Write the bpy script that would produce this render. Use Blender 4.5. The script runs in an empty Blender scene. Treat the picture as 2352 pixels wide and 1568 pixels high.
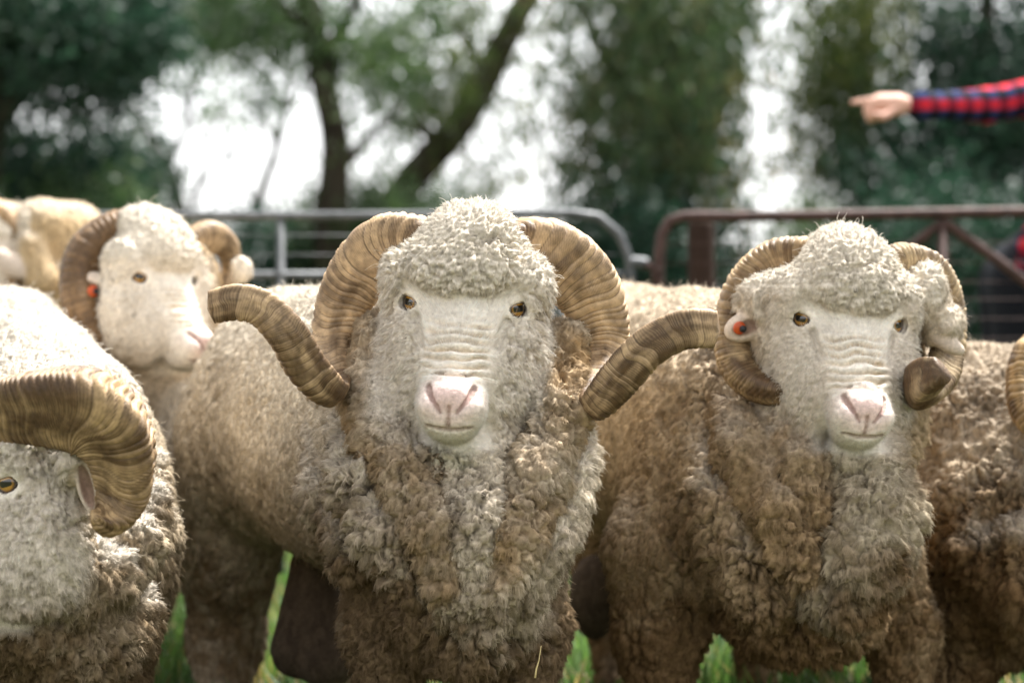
import bpy, math, random
import numpy as np
from mathutils import Vector, Matrix
from concurrent.futures import ThreadPoolExecutor

rng = np.random.default_rng(7)
random.seed(7)
C = bpy.context.scene.collection
scene = bpy.context.scene

# ------------------------------------------------------------------ camera, sky, sun, exposure
CAM_Z = 0.78
LENS = 84.0
K = 36.0 / LENS / 2352.0                      # metres per photo pixel (2352 wide) per metre of distance
cam_data = bpy.data.cameras.new("camera")
cam = bpy.data.objects.new("camera", cam_data)
C.objects.link(cam)
cam.location = (0, 0, CAM_Z)
cam.rotation_euler = (math.radians(90), 0, 0)
cam_data.lens = LENS
cam_data.sensor_width = 36.0
cam_data.clip_start = 0.05
cam_data.clip_end = 2000
cam_data.dof.use_dof = True
cam_data.dof.focus_distance = 3.56
cam_data.dof.aperture_fstop = 3.0
scene.camera = cam

SUN_EL, SUN_AZ = math.radians(64), math.radians(40)   # azimuth clockwise from +Y (behind the flock, to the right)
world = bpy.data.worlds.new("World")
scene.world = world
world.use_nodes = True
wn, wl = world.node_tree.nodes, world.node_tree.links
bg = wn["Background"]
sky = wn.new("ShaderNodeTexSky")
sky.sky_type = 'NISHITA'
sky.sun_disc = False
sky.sun_elevation = SUN_EL
sky.sun_rotation = SUN_AZ
sky.air_density = 1.0
sky.dust_density = 2.0
sky.ozone_density = 1.0
hs = wn.new("ShaderNodeHueSaturation")        # thin high cloud: the sky is nearly white
hs.inputs["Saturation"].default_value = 0.10
wl.new(sky.outputs[0], hs.inputs["Color"])
wl.new(hs.outputs[0], bg.inputs["Color"])
bg.inputs["Strength"].default_value = 0.098

sd = bpy.data.lights.new("sun", 'SUN')
sd.energy = 3.1
sd.angle = math.radians(11)
sd.color = (1.0, 0.98, 0.945)
sun = bpy.data.objects.new("sun", sd)
C.objects.link(sun)
sdir = Vector((math.sin(SUN_AZ) * math.cos(SUN_EL), math.cos(SUN_AZ) * math.cos(SUN_EL), math.sin(SUN_EL)))
sun.rotation_euler = sdir.to_track_quat('Z', 'Y').to_euler()
sun.location = (3, 3, 8)

scene.view_settings.view_transform = 'Standard'
scene.view_settings.look = 'None'
scene.view_settings.exposure = 2.12
scene.view_settings.gamma = 1.0
scene.render.engine = 'CYCLES'
scene.cycles.use_denoising = True
scene.cycles.max_bounces = 6
scene.cycles.diffuse_bounces = 3
scene.cycles.glossy_bounces = 2
scene.cycles.transmission_bounces = 2
scene.cycles.transparent_max_bounces = 4
scene.cycles_curves.shape = 'RIBBONS'
scene.cycles_curves.subdivisions = 2


def P(u, v, Y):
    return np.array([(u - 1176) * Y * K, Y, CAM_Z - (v - 784) * Y * K])


# ------------------------------------------------------------------ object helpers
def tag(o, label=None, cat=None, group=None, kind=None):
    if label: o['label'] = label
    if cat: o['category'] = cat
    if group: o['group'] = group
    if kind: o['kind'] = kind
    return o


def empty(name, loc):
    o = bpy.data.objects.new(name, None)
    o.location = [float(x) for x in loc]
    o.empty_display_size = 0.1
    C.objects.link(o)
    return o


def link(name, data, parent=None):
    o = bpy.data.objects.new(name, data)
    C.objects.link(o)
    if parent is not None:
        o.parent = parent
        o.matrix_parent_inverse = Matrix.Translation(-Vector(parent.location))
    return o


def mesh(name, V, F, mat, parent=None, col=None, smooth=True):
    """V (n,3); F (m,3) or (m,4) int array or a list of such; col (n,3)."""
    V = np.asarray(V, dtype=np.float32)
    Fs = F if isinstance(F, list) else [F]
    Fs = [np.asarray(f, dtype=np.int32) for f in Fs if len(f)]
    me = bpy.data.meshes.new(name)
    me.vertices.add(len(V))
    me.vertices.foreach_set('co', V.ravel())
    nl = sum(f.size for f in Fs)
    npoly = sum(len(f) for f in Fs)
    me.loops.add(nl)
    me.loops.foreach_set('vertex_index', np.concatenate([f.ravel() for f in Fs]))
    me.polygons.add(npoly)
    tot = np.concatenate([np.full(len(f), f.shape[1], dtype=np.int32) for f in Fs])
    st = np.concatenate([[0], np.cumsum(tot)[:-1]]).astype(np.int32)
    me.polygons.foreach_set('loop_start', st)
    me.polygons.foreach_set('loop_total', tot)
    me.update(calc_edges=True)
    me.validate()
    if smooth:
        me.polygons.foreach_set('use_smooth', np.ones(len(me.polygons), dtype=bool))
    if col is not None:
        a = me.color_attributes.new('Col', 'FLOAT_COLOR', 'POINT')
        c4 = np.ones((len(V), 4), dtype=np.float32)
        c4[:, :3] = col
        a.data.foreach_set('color', c4.ravel())
    me.materials.append(mat)
    return link(name, me, parent)


class MB:
    """collects tubes, boxes and revolved shapes into one mesh"""
    def __init__(s):
        s.V, s.Q, s.T, s.n = [], [], [], 0

    def add(s, V, Q=None, T=None):
        s.V.append(np.asarray(V, float))
        if Q is not None and len(Q): s.Q.append(np.asarray(Q, int) + s.n)
        if T is not None and len(T): s.T.append(np.asarray(T, int) + s.n)
        s.n += len(V)

    def tube(s, pts, rad, seg=12, caps=True):
        pts = np.asarray(pts, float)
        rad = np.broadcast_to(np.asarray(rad, float), (len(pts),))
        t = np.gradient(pts, axis=0)
        t /= np.linalg.norm(t, axis=1)[:, None] + 1e-12
        ref = np.array([0, 0, 1.0]) if abs(t[0][2]) < 0.8 else np.array([1.0, 0, 0])
        o = np.cross(t[0], ref); o /= np.linalg.norm(o)
        ang = np.arange(seg) * 2 * np.pi / seg
        V = []
        for i in range(len(pts)):
            o = o - t[i] * np.dot(o, t[i]); o /= np.linalg.norm(o)
            b = np.cross(t[i], o)
            V.append(pts[i] + rad[i] * (np.cos(ang)[:, None] * o + np.sin(ang)[:, None] * b))
        V = np.concatenate(V)
        Q = []
        for i in range(len(pts) - 1):
            for j in range(seg):
                k = (j + 1) % seg
                Q.append((i * seg + j, i * seg + k, (i + 1) * seg + k, (i + 1) * seg + j))
        T = []
        if caps:
            n = len(V)
            V = np.concatenate([V, pts[:1], pts[-1:]])
            for j in range(seg):
                k = (j + 1) % seg
                T.append((n, k, j))
                T.append((n + 1, (len(pts) - 1) * seg + j, (len(pts) - 1) * seg + k))
        s.add(V, Q, T)
        return s

    def build(s, name, mat, parent=None, smooth=True, col=None):
        F = []
        if s.Q: F.append(np.concatenate(s.Q))
        if s.T: F.append(np.concatenate(s.T))
        return mesh(name, np.concatenate(s.V), F, mat, parent, col, smooth)


def catmull(pts, n):
    """smooth resampling of control rows (any number of columns), roughly by arc length of the first three"""
    pts = np.asarray(pts, float)
    p = np.vstack([2 * pts[0] - pts[1], pts, 2 * pts[-1] - pts[-2]])
    out = []
    m = 40
    for i in range(1, len(p) - 2):
        t = np.linspace(0, 1, m, endpoint=False)[:, None]
        a, b, c, d = p[i - 1], p[i], p[i + 1], p[i + 2]
        out.append(0.5 * ((2 * b) + (-a + c) * t + (2 * a - 5 * b + 4 * c - d) * t ** 2 + (-a + 3 * b - 3 * c + d) * t ** 3))
    out = np.vstack(out + [pts[-1:]])
    s = np.concatenate([[0], np.cumsum(np.linalg.norm(np.diff(out[:, :3], axis=0), axis=1))])
    si = np.linspace(0, s[-1], n)
    return np.stack([np.interp(si, s, out[:, j]) for j in range(out.shape[1])], 1), si


# ------------------------------------------------------------------ numpy noise
POOL = ThreadPoolExecutor(4)


def par(fn, p, *args):
    """run a pointwise numpy function over chunks of points in threads"""
    n = len(p)
    if n < 40000: return fn(p, *args)
    cuts = np.linspace(0, n, max(5, n // 60000 + 1)).astype(int)
    res = list(POOL.map(lambda ab: fn(p[ab[0]:ab[1]], *args), zip(cuts[:-1], cuts[1:])))
    if isinstance(res[0], tuple):
        return tuple(np.concatenate(r) for r in zip(*res))
    return np.concatenate(res)


def hash3(ix, iy, iz, seed=0):
    ix = ix.astype(np.int64).astype(np.uint32); iy = iy.astype(np.int64).astype(np.uint32); iz = iz.astype(np.int64).astype(np.uint32)
    h = (ix * np.uint32(73856093)) ^ (iy * np.uint32(19349663)) ^ (iz * np.uint32(83492791)) ^ np.uint32((seed * 2654435761) & 0xFFFFFFFF)
    h = (h ^ (h >> np.uint32(15))) * np.uint32(2246822519)
    h = (h ^ (h >> np.uint32(13))) * np.uint32(3266489917)
    return h ^ (h >> np.uint32(16))


def vnoise(p, seed=0):
    return par(_vnoise, p, seed)


def _vnoise(p, seed=0):
    """value noise in -1..1"""
    f = np.floor(p)
    i = f.astype(np.int64)
    t = (p - f).astype(np.float32)
    t = t * t * t * (t * (t * 6 - 15) + 10)
    r = np.zeros(len(p), np.float32)
    for dx in (0, 1):
        for dy in (0, 1):
            for dz in (0, 1):
                h = hash3(i[:, 0] + dx, i[:, 1] + dy, i[:, 2] + dz, seed).astype(np.float32) / 4294967295.0
                w = (t[:, 0] if dx else 1 - t[:, 0]) * (t[:, 1] if dy else 1 - t[:, 1]) * (t[:, 2] if dz else 1 - t[:, 2])
                r += w * h
    return r * 2 - 1


def fbm(p, oct=3, seed=0):
    r = np.zeros(len(p), np.float32)
    a, s = 1.0, 0.0
    for o in range(oct):
        r += a * vnoise(p * (2.03 ** o) + 17.3 * o, seed + o)
        s += a
        a *= 0.5
    return r / s


def worley(p, seed=0, jit=0.9):
    return par(_worley, p.astype(np.float32), seed, jit)


def _worley(p, seed=0, jit=0.9):
    """F1, F2, nearest feature point, cell hash 0..1"""
    i = np.floor(p).astype(np.int64)
    n = len(p)
    f1 = np.full(n, 9.0, np.float32); f2 = np.full(n, 9.0, np.float32)
    q = np.zeros((n, 3), np.float32); hid = np.zeros(n, np.float32)
    for dx in (-1, 0, 1):
        for dy in (-1, 0, 1):
            for dz in (-1, 0, 1):
                cx, cy, cz = i[:, 0] + dx, i[:, 1] + dy, i[:, 2] + dz
                h = hash3(cx, cy, cz, seed)
                h2 = hash3(cy, cz, cx, seed + 5)
                fx = (cx + .5 + jit * ((h & 1023) / 1023.0 - .5)).astype(np.float32)
                fy = (cy + .5 + jit * (((h >> 10) & 1023) / 1023.0 - .5)).astype(np.float32)
                fz = (cz + .5 + jit * ((h2 & 1023) / 1023.0 - .5)).astype(np.float32)
                d = np.sqrt((fx - p[:, 0]) ** 2 + (fy - p[:, 1]) ** 2 + (fz - p[:, 2]) ** 2).astype(np.float32)
                m = d < f1
                f2 = np.where(m, f1, np.minimum(f2, d))
                f1 = np.where(m, d, f1)
                q[m, 0] = fx[m]; q[m, 1] = fy[m]; q[m, 2] = fz[m]
                hid[m] = ((h2[m] >> 12) & 1023) / 1023.0
    return f1, f2, q, hid


def sst(a, b, x):
    t = np.clip((x - a) / (b - a), 0, 1)
    return t * t * (3 - 2 * t)


def lerp3(c1, c2, w):
    return c1 * (1 - w[:, None]) + c2 * w[:, None]


# ------------------------------------------------------------------ signed-distance bodies
# a primitive is a dict: kind rc (tapered capsule) or el (ellipsoid), op '+' or '-', blend k, tag
def rc(a, b, ra, rb, k=0.03, tag=None, op='+'):
    return dict(t='rc', a=np.asarray(a, float), b=np.asarray(b, float), ra=ra, rb=rb, k=k, tag=tag, op=op)


def el(c, r, k=0.03, R=None, tag=None, op='+'):
    return dict(t='el', c=np.asarray(c, float), r=np.asarray(r, float), k=k, R=np.eye(3) if R is None else R, tag=tag, op=op)


def chain(pts, rads, k=0.03, tag=None, op='+'):
    return [rc(pts[i], pts[i + 1], rads[i], rads[i + 1], k, tag, op) for i in range(len(pts) - 1)]


def rotz(a):
    c, s = math.cos(a), math.sin(a)
    return np.array([[c, -s, 0], [s, c, 0], [0, 0, 1.0]])


def roty(a):
    c, s = math.cos(a), math.sin(a)
    return np.array([[c, 0, s], [0, 1, 0], [-s, 0, c]])


def rotx(a):
    c, s = math.cos(a), math.sin(a)
    return np.array([[1, 0, 0], [0, c, -s], [0, s, c]])


def xform(pr, R, t, s):
    o = dict(pr)
    o['k'] = pr['k'] * s
    if pr['t'] == 'rc':
        o['a'] = R @ pr['a'] * s + t; o['b'] = R @ pr['b'] * s + t
        o['ra'] = pr['ra'] * s; o['rb'] = pr['rb'] * s
    else:
        o['c'] = R @ pr['c'] * s + t; o['r'] = pr['r'] * s; o['R'] = R @ pr['R']
    return o


def prim_d(pr, p):
    if pr['t'] == 'rc':
        ba = (pr['b'] - pr['a']).astype(np.float32)
        q = p - pr['a'].astype(np.float32)
        h = np.clip(q @ ba / max(float(ba @ ba), 1e-12), 0, 1)
        q = q - h[:, None] * ba
        return np.sqrt(np.einsum('ij,ij->i', q, q)) - (pr['ra'] + (pr['rb'] - pr['ra']) * h).astype(np.float32)
    q = (p - pr['c'].astype(np.float32)) @ pr['R'].astype(np.float32)
    r = pr['r'].astype(np.float32)
    a = q / r; b = a / r
    k0 = np.sqrt(np.einsum('ij,ij->i', a, a)); k1 = np.sqrt(np.einsum('ij,ij->i', b, b))
    return k0 * (k0 - 1) / np.maximum(k1, 1e-6)


def bound(pr):
    if pr['t'] == 'rc':
        return (pr['a'] + pr['b']) / 2, np.linalg.norm(pr['b'] - pr['a']) / 2 + max(pr['ra'], pr['rb'])
    return pr['c'], max(pr['r'])


def groups(p, size=0.09):
    """indices of points gathered by small cubes, so each cube meets only the primitives near it"""
    key = np.floor(p / size).astype(np.int64)
    k = (key[:, 0] * 73856093 + key[:, 1] * 100003 + key[:, 2])
    o = np.argsort(k, kind='stable')
    ks = k[o]
    cut = np.concatenate([[0], np.nonzero(np.diff(ks))[0] + 1, [len(ks)]])
    return [o[cut[i]:cut[i + 1]] for i in range(len(cut) - 1)]


def sdf(prims, p, gr=None):
    out = np.full(len(p), 0.2, np.float32)
    if gr is None: gr = groups(p)
    bs = [bound(pr) for pr in prims]
    bc = np.array([b_[0] for b_ in bs]); br = np.array([b_[1] for b_ in bs]) + np.array([pr['k'] for pr in prims]) + 0.07

    def one(idx):
        q = p[idx]
        lo, hi = q.min(0), q.max(0)
        c = (lo + hi) / 2; r = np.linalg.norm(hi - lo) / 2
        near = np.nonzero(np.linalg.norm(bc - c, axis=1) < br + r)[0]
        d = np.full(len(q), 0.2, np.float32)
        for i in near:
            pr = prims[i]
            dp = prim_d(pr, q); k = np.float32(pr['k'])
            if pr['op'] == '+':
                h = np.clip(.5 + .5 * (d - dp) / k, 0, 1)
                d = d * (1 - h) + dp * h - k * h * (1 - h)
            else:
                h = np.clip(.5 - .5 * (d + dp) / k, 0, 1)
                d = d * (1 - h) - dp * h + k * h * (1 - h)
        out[idx] = d

    def many(gs):
        for g_ in gs: one(g_)
    nch = 16
    list(POOL.map(many, [gr[i::nch] for i in range(nch)]))
    return out


def nets(prims, h):
    """surface nets over a sparse grid of the union of prims"""
    lo = np.min([bound(p)[0] - bound(p)[1] for p in prims if p['op'] == '+'], axis=0) - 0.03
    hi = np.max([bound(p)[0] + bound(p)[1] for p in prims if p['op'] == '+'], axis=0) + 0.03
    B = 8
    nb = np.ceil((hi - lo) / (h * B)).astype(int) + 1
    g = np.stack(np.meshgrid(*[np.arange(n) for n in nb], indexing='ij'), -1).reshape(-1, 3)
    cen = (lo + (g * B + (B - 1) / 2) * h).astype(np.float32)
    dc = sdf(prims, cen)
    act = np.abs(dc) < B * h * 0.866 * 1.7 + 0.004
    F = np.broadcast_to(dc.reshape(nb)[:, None, :, None, :, None], (nb[0], B, nb[1], B, nb[2], B)).astype(np.float16 if False else np.float32).copy()
    off = np.stack(np.meshgrid(*[np.arange(B)] * 3, indexing='ij'), -1).reshape(-1, 3)
    ai = g[act]
    for s in range(0, len(ai), 6000):
        a = ai[s:s + 6000]
        pts = (lo + (a[:, None, :] * B + off[None]) * h).reshape(-1, 3).astype(np.float32)
        d = sdf(prims, pts).reshape(len(a), B, B, B)
        F[a[:, 0], :, a[:, 1], :, a[:, 2], :] = d
    F = F.reshape(nb * B)
    ins = F < 0
    cnt = np.zeros(np.array(F.shape) - 1, np.int8)
    for dx in (0, 1):
        for dy in (0, 1):
            for dz in (0, 1):
                cnt += ins[dx:F.shape[0] - 1 + dx, dy:F.shape[1] - 1 + dy, dz:F.shape[2] - 1 + dz]
    cell = np.argwhere((cnt > 0) & (cnt < 8))
    idx = np.full(cnt.shape, -1, np.int32)
    idx[cell[:, 0], cell[:, 1], cell[:, 2]] = np.arange(len(cell))
    del cnt
    cor = np.array([[a, b, c] for a in (0, 1) for b in (0, 1) for c in (0, 1)])
    val = np.stack([F[cell[:, 0] + c[0], cell[:, 1] + c[1], cell[:, 2] + c[2]] for c in cor], 1)
    acc = np.zeros((len(cell), 3)); w = np.zeros(len(cell))
    for a in range(8):
        for b in range(a + 1, 8):
            if np.abs(cor[a] - cor[b]).sum() != 1: continue
            va, vb = val[:, a], val[:, b]
            m = (va < 0) != (vb < 0)
            t = va[m] / (va[m] - vb[m])
            acc[m] += cor[a] + t[:, None] * (cor[b] - cor[a]); w[m] += 1
    V = lo + (cell + acc / w[:, None]) * h
    quads = []
    for ax in range(3):
        sl0 = [slice(None)] * 3; sl1 = [slice(None)] * 3
        sl0[ax] = slice(0, -1); sl1[ax] = slice(1, None)
        e = ins[tuple(sl0)] != ins[tuple(sl1)]
        E = np.argwhere(e)
        b1, b2 = [x for x in range(3) if x != ax]
        E = E[(E[:, b1] > 0) & (E[:, b2] > 0) & (E[:, b1] < F.shape[b1] - 1) & (E[:, b2] < F.shape[b2] - 1)]
        def at(d1, d2):
            q = E.copy(); q[:, b1] += d1; q[:, b2] += d2
            return idx[q[:, 0], q[:, 1], q[:, 2]]
        q = np.stack([at(-1, -1), at(0, -1), at(0, 0), at(-1, 0)], 1)
        flip = ins[E[:, 0], E[:, 1], E[:, 2]]
        if ax == 1: flip = ~flip
        q[~flip] = q[~flip][:, ::-1]
        quads.append(q)
    Q = np.concatenate(quads)
    Q = Q[(Q >= 0).all(1)]
    V = V.astype(np.float32)
    e = h * 0.5
    tet = np.array([[1, -1, -1], [-1, -1, 1], [-1, 1, -1], [1, 1, 1]], np.float32)
    gr = groups(V)
    for it in range(2):
        gsum = np.zeros_like(V); dm = np.zeros(len(V), np.float32)
        for t in tet:
            dv = sdf(prims, V + t * e, gr)
            gsum += t * dv[:, None]; dm += dv / 4
        gl = np.linalg.norm(gsum, axis=1)[:, None] + 1e-9
        N = gsum / gl
        if it < 1:
            V = V - N * np.clip(dm, -h, h)[:, None] * 0.8
    return V, Q, N


# ------------------------------------------------------------------ materials
def new_mat(name):
    m = bpy.data.materials.new(name)
    m.use_nodes = True
    n, l = m.node_tree.nodes, m.node_tree.links
    return m, n, l, n["Principled BSDF"]


def attr_mat(name, rough=0.9, spec=0.15, noise=None, amp=0.25, bump=None, bump_scale=300, sheen=0.0, sss=0.0, sat=1.0, stretch=None):
    m, n, l, b = new_mat(name)
    a = n.new("ShaderNodeAttribute"); a.attribute_name = 'Col'
    out = a.outputs["Color"]
    tc = n.new("ShaderNodeTexCoord")
    co = tc.outputs["Object"]
    if noise:
        tx = n.new("ShaderNodeTexNoise"); tx.inputs["Scale"].default_value = noise
        tx.inputs["Detail"].default_value = 4
        l.new(co, tx.inputs["Vector"])
        mr = n.new("ShaderNodeMapRange")
        mr.inputs[1].default_value = 0.3; mr.inputs[2].default_value = 0.7
        mr.inputs[3].default_value = 1 - amp; mr.inputs[4].default_value = 1 + amp
        l.new(tx.outputs["Fac"], mr.inputs[0])
        mx = n.new("ShaderNodeMix"); mx.data_type = 'RGBA'; mx.blend_type = 'MULTIPLY'
        mx.inputs[0].default_value = 1.0
        l.new(out, mx.inputs[6]); l.new(mr.outputs[0], mx.inputs[7])
        out = mx.outputs[2]
    l.new(out, b.inputs["Base Color"])
    if bump:
        t2 = n.new("ShaderNodeTexNoise"); t2.inputs["Scale"].default_value = bump_scale
        t2.inputs["Detail"].default_value = 3
        l.new(co, t2.inputs["Vector"])
        bp = n.new("ShaderNodeBump"); bp.inputs["Distance"].default_value = bump; bp.inputs["Strength"].default_value = 0.6
        l.new(t2.outputs["Fac"], bp.inputs["Height"])
        l.new(bp.outputs[0], b.inputs["Normal"])
    b.inputs["Roughness"].default_value = rough
    b.inputs["Specular IOR Level"].default_value = spec
    b.inputs["Sheen Weight"].default_value = sheen
    if sss:
        b.inputs["Subsurface Weight"].default_value = sss
        b.inputs["Subsurface Radius"].default_value = (0.006, 0.003, 0.002)
        b.inputs["Subsurface Scale"].default_value = 1.0
    return m


def noise_mat(name, c1, c2, scale=20, rough=0.7, spec=0.3, metal=0.0, bump=0.0, stretch=(1, 1, 1), c3=None):
    m, n, l, b = new_mat(name)
    tc = n.new("ShaderNodeTexCoord")
    mp = n.new("ShaderNodeMapping"); mp.inputs["Scale"].default_value = stretch
    l.new(tc.outputs["Object"], mp.inputs["Vector"])
    tx = n.new("ShaderNodeTexNoise"); tx.inputs["Scale"].default_value = scale; tx.inputs["Detail"].default_value = 6
    tx.inputs["Roughness"].default_value = 0.65
    l.new(mp.outputs[0], tx.inputs["Vector"])
    r = n.new("ShaderNodeValToRGB")
    r.color_ramp.elements[0].position = 0.35; r.color_ramp.elements[0].color = (*c1, 1)
    r.color_ramp.elements[1].position = 0.65; r.color_ramp.elements[1].color = (*c2, 1)
    if c3:
        e = r.color_ramp.elements.new(0.75); e.color = (*c3, 1)
    l.new(tx.outputs["Fac"], r.inputs[0]); l.new(r.outputs[0], b.inputs["Base Color"])
    b.inputs["Roughness"].default_value = rough; b.inputs["Specular IOR Level"].default_value = spec
    b.inputs["Metallic"].default_value = metal
    if bump:
        bp = n.new("ShaderNodeBump"); bp.inputs["Distance"].default_value = bump
        l.new(tx.outputs["Fac"], bp.inputs["Height"]); l.new(bp.outputs[0], b.inputs["Normal"])
    return m


def leaf_mat(name, amt=0.3):
    m, n, l, b = new_mat(name)
    a = n.new("ShaderNodeAttribute"); a.attribute_name = 'Col'
    l.new(a.outputs["Color"], b.inputs["Base Color"])
    b.inputs["Roughness"].default_value = 0.5
    b.inputs["Specular IOR Level"].default_value = 0.15
    tr = n.new("ShaderNodeBsdfTranslucent")
    hsv = n.new("ShaderNodeHueSaturation"); hsv.inputs["Value"].default_value = 1.6; hsv.inputs["Saturation"].default_value = 1.15
    l.new(a.outputs["Color"], hsv.inputs["Color"]); l.new(hsv.outputs[0], tr.inputs["Color"])
    mx = n.new("ShaderNodeMixShader"); mx.inputs[0].default_value = amt
    l.new(b.outputs[0], mx.inputs[1]); l.new(tr.outputs[0], mx.inputs[2])
    l.new(mx.outputs[0], n["Material Output"].inputs["Surface"])
    return m


M = {}
M['body'] = attr_mat('wool_and_skin', rough=0.95, spec=0.08, noise=160, amp=0.18, bump=0.0015, bump_scale=420, sss=0.0)
M['fleece'] = attr_mat('wool_fibre', rough=0.85, spec=0.04)
def fibre_normal(m):
    """fibres catch the light the way the lock they belong to does"""
    n, l = m.node_tree.nodes, m.node_tree.links
    a = n.new("ShaderNodeAttribute"); a.attribute_name = 'nrm'
    g_ = n.new("ShaderNodeNewGeometry")
    mx = n.new("ShaderNodeMix"); mx.data_type = 'VECTOR'; mx.inputs[0].default_value = 0.25
    l.new(a.outputs["Vector"], mx.inputs[4]); l.new(g_.outputs["Normal"], mx.inputs[5])
    nz = n.new("ShaderNodeVectorMath"); nz.operation = 'NORMALIZE'
    l.new(mx.outputs[1], nz.inputs[0])
    l.new(nz.outputs[0], n["Principled BSDF"].inputs["Normal"])


fibre_normal(M['fleece'])


def add_translucency(m, amt):
    n, l = m.node_tree.nodes, m.node_tree.links
    tr = n.new("ShaderNodeBsdfTranslucent")
    src = n["Principled BSDF"].inputs["Base Color"].links[0].from_socket
    l.new(src, tr.inputs["Color"])
    nm = n["Principled BSDF"].inputs["Normal"].links
    mx = n.new("ShaderNodeMixShader"); mx.inputs[0].default_value = amt
    l.new(n["Principled BSDF"].outputs[0], mx.inputs[1]); l.new(tr.outputs[0], mx.inputs[2])
    l.new(mx.outputs[0], n["Material Output"].inputs["Surface"])


add_translucency(M['fleece'], .05)
M['horn'] = attr_mat('ram_horn', rough=0.55, spec=0.35, noise=90, amp=0.28, bump=0.0012, bump_scale=260)
M['leaf'] = leaf_mat('gum_leaf')
M['grass'] = leaf_mat('grass_blade', 0.35)
M['bark'] = noise_mat('gum_bark', (0.018, 0.014, 0.010), (0.085, 0.07, 0.05), scale=7, rough=0.9, spec=0.1, bump=0.03, stretch=(1, 1, .25), c3=(0.14, 0.12, 0.09))
M['wood'] = noise_mat('weathered_post', (0.018, 0.011, 0.008), (0.050, 0.030, 0.021), scale=9, rough=0.85, spec=0.1, bump=0.01, stretch=(1, 1, .1))
M['galv'] = noise_mat('galvanised_steel', (0.055, 0.06, 0.062), (0.12, 0.125, 0.13), scale=30, rough=0.5, spec=0.5, metal=0.4)
M['rust'] = noise_mat('rusty_steel', (0.03, 0.014, 0.010), (0.075, 0.040, 0.032), scale=25, rough=0.65, spec=0.35, metal=0.15, c3=(0.12, 0.09, 0.085))
M['soil'] = noise_mat('pasture_soil', (0.045, 0.045, 0.025), (0.075, 0.08, 0.04), scale=6, rough=0.95, spec=0.05)
M['tag'] = noise_mat('orange_plastic', (0.46, 0.055, 0.006), (0.55, 0.085, 0.01), scale=40, rough=0.35, spec=0.5)
M['tagpin'] = noise_mat('black_plastic', (0.012, 0.012, 0.014), (0.02, 0.02, 0.022), scale=40, rough=0.4, spec=0.4)
M['straw'] = noise_mat('dry_straw', (0.5, 0.38, 0.16), (0.62, 0.5, 0.25), scale=200, rough=0.7, spec=0.2)


def eye_mat():
    m, n, l, b = new_mat('ram_eye')
    tc = n.new("ShaderNodeTexCoord")
    sp = n.new("ShaderNodeSeparateXYZ"); l.new(tc.outputs["Object"], sp.inputs[0])
    def math_(op, a, bb=None, v=None):
        k = n.new("ShaderNodeMath"); k.operation = op
        if isinstance(a, (int, float)): k.inputs[0].default_value = a
        else: l.new(a, k.inputs[0])
        if bb is not None:
            if isinstance(bb, (int, float)): k.inputs[1].default_value = bb
            else: l.new(bb, k.inputs[1])
        return k.outputs[0]
    x2 = math_('POWER', math_('ABSOLUTE', sp.outputs[0]), 2.0)
    z2 = math_('POWER', math_('ABSOLUTE', sp.outputs[2]), 2.0)
    r = math_('SQRT', math_('ADD', x2, z2))
    ramp = n.new("ShaderNodeValToRGB")
    e = ramp.color_ramp.elements
    e[0].position = 0.0; e[0].color = (0.46, 0.26, 0.04, 1)
    e[1].position = 0.80; e[1].color = (0.012, 0.006, 0.003, 1)
    x = e.new(0.55); x.color = (0.40, 0.20, 0.03, 1)
    x = e.new(0.70); x.color = (0.10, 0.045, 0.01, 1)
    l.new(math_('DIVIDE', r, 0.0172), ramp.inputs[0])
    pup = math_('SUBTRACT', 1.0, math_('POWER', math_('ADD', math_('POWER', math_('DIVIDE', math_('ABSOLUTE', sp.outputs[0]), 0.0098), 4.0), math_('POWER', math_('DIVIDE', math_('ABSOLUTE', sp.outputs[2]), 0.0052), 4.0)), 0.5))
    pm = n.new("ShaderNodeMapRange"); pm.inputs[1].default_value = -0.1; pm.inputs[2].default_value = 0.2
    l.new(pup, pm.inputs[0])
    tx = n.new("ShaderNodeTexNoise"); tx.inputs["Scale"].default_value = 500
    l.new(tc.outputs["Object"], tx.inputs["Vector"])
    mu = n.new("ShaderNodeMix"); mu.data_type = 'RGBA'; mu.blend_type = 'OVERLAY'; mu.inputs[0].default_value = 0.4
    l.new(ramp.outputs[0], mu.inputs[6]); l.new(tx.outputs["Fac"], mu.inputs[7])
    mx = n.new("ShaderNodeMix"); mx.data_type = 'RGBA'
    l.new(pm.outputs[0], mx.inputs[0]); l.new(mu.outputs[2], mx.inputs[6]); mx.inputs[7].default_value = (0.002, 0.002, 0.002, 1)
    l.new(mx.outputs[2], b.inputs["Base Color"])
    b.inputs["Roughness"].default_value = 0.08
    b.inputs["Coat Weight"].default_value = 1.0
    b.inputs["Coat Roughness"].default_value = 0.02
    return m


M['eye'] = eye_mat()

# ------------------------------------------------------------------ ground and grass
gx, gy = np.meshgrid(np.linspace(-1, 1, 61), np.linspace(0, 1, 81), indexing='ij')
GX = np.sign(gx) * np.abs(gx) ** 2 * 300
GY = -20 + gy ** 2.5 * 620
gp = np.stack([GX.ravel(), GY.ravel(), np.zeros(GX.size)], 1)
gp[:, 2] = 0.03 * vnoise(gp * 0.7) * (np.abs(gp[:, 1]) < 30)
gi = np.arange(gp.shape[0]).reshape(61, 81)
gq = np.stack([gi[:-1, :-1], gi[1:, :-1], gi[1:, 1:], gi[:-1, 1:]], -1).reshape(-1, 4)
ground = mesh('ground', gp, gq, M['soil'])
tag(ground, 'flat green pasture under the rams', 'ground', kind='structure')


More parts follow.
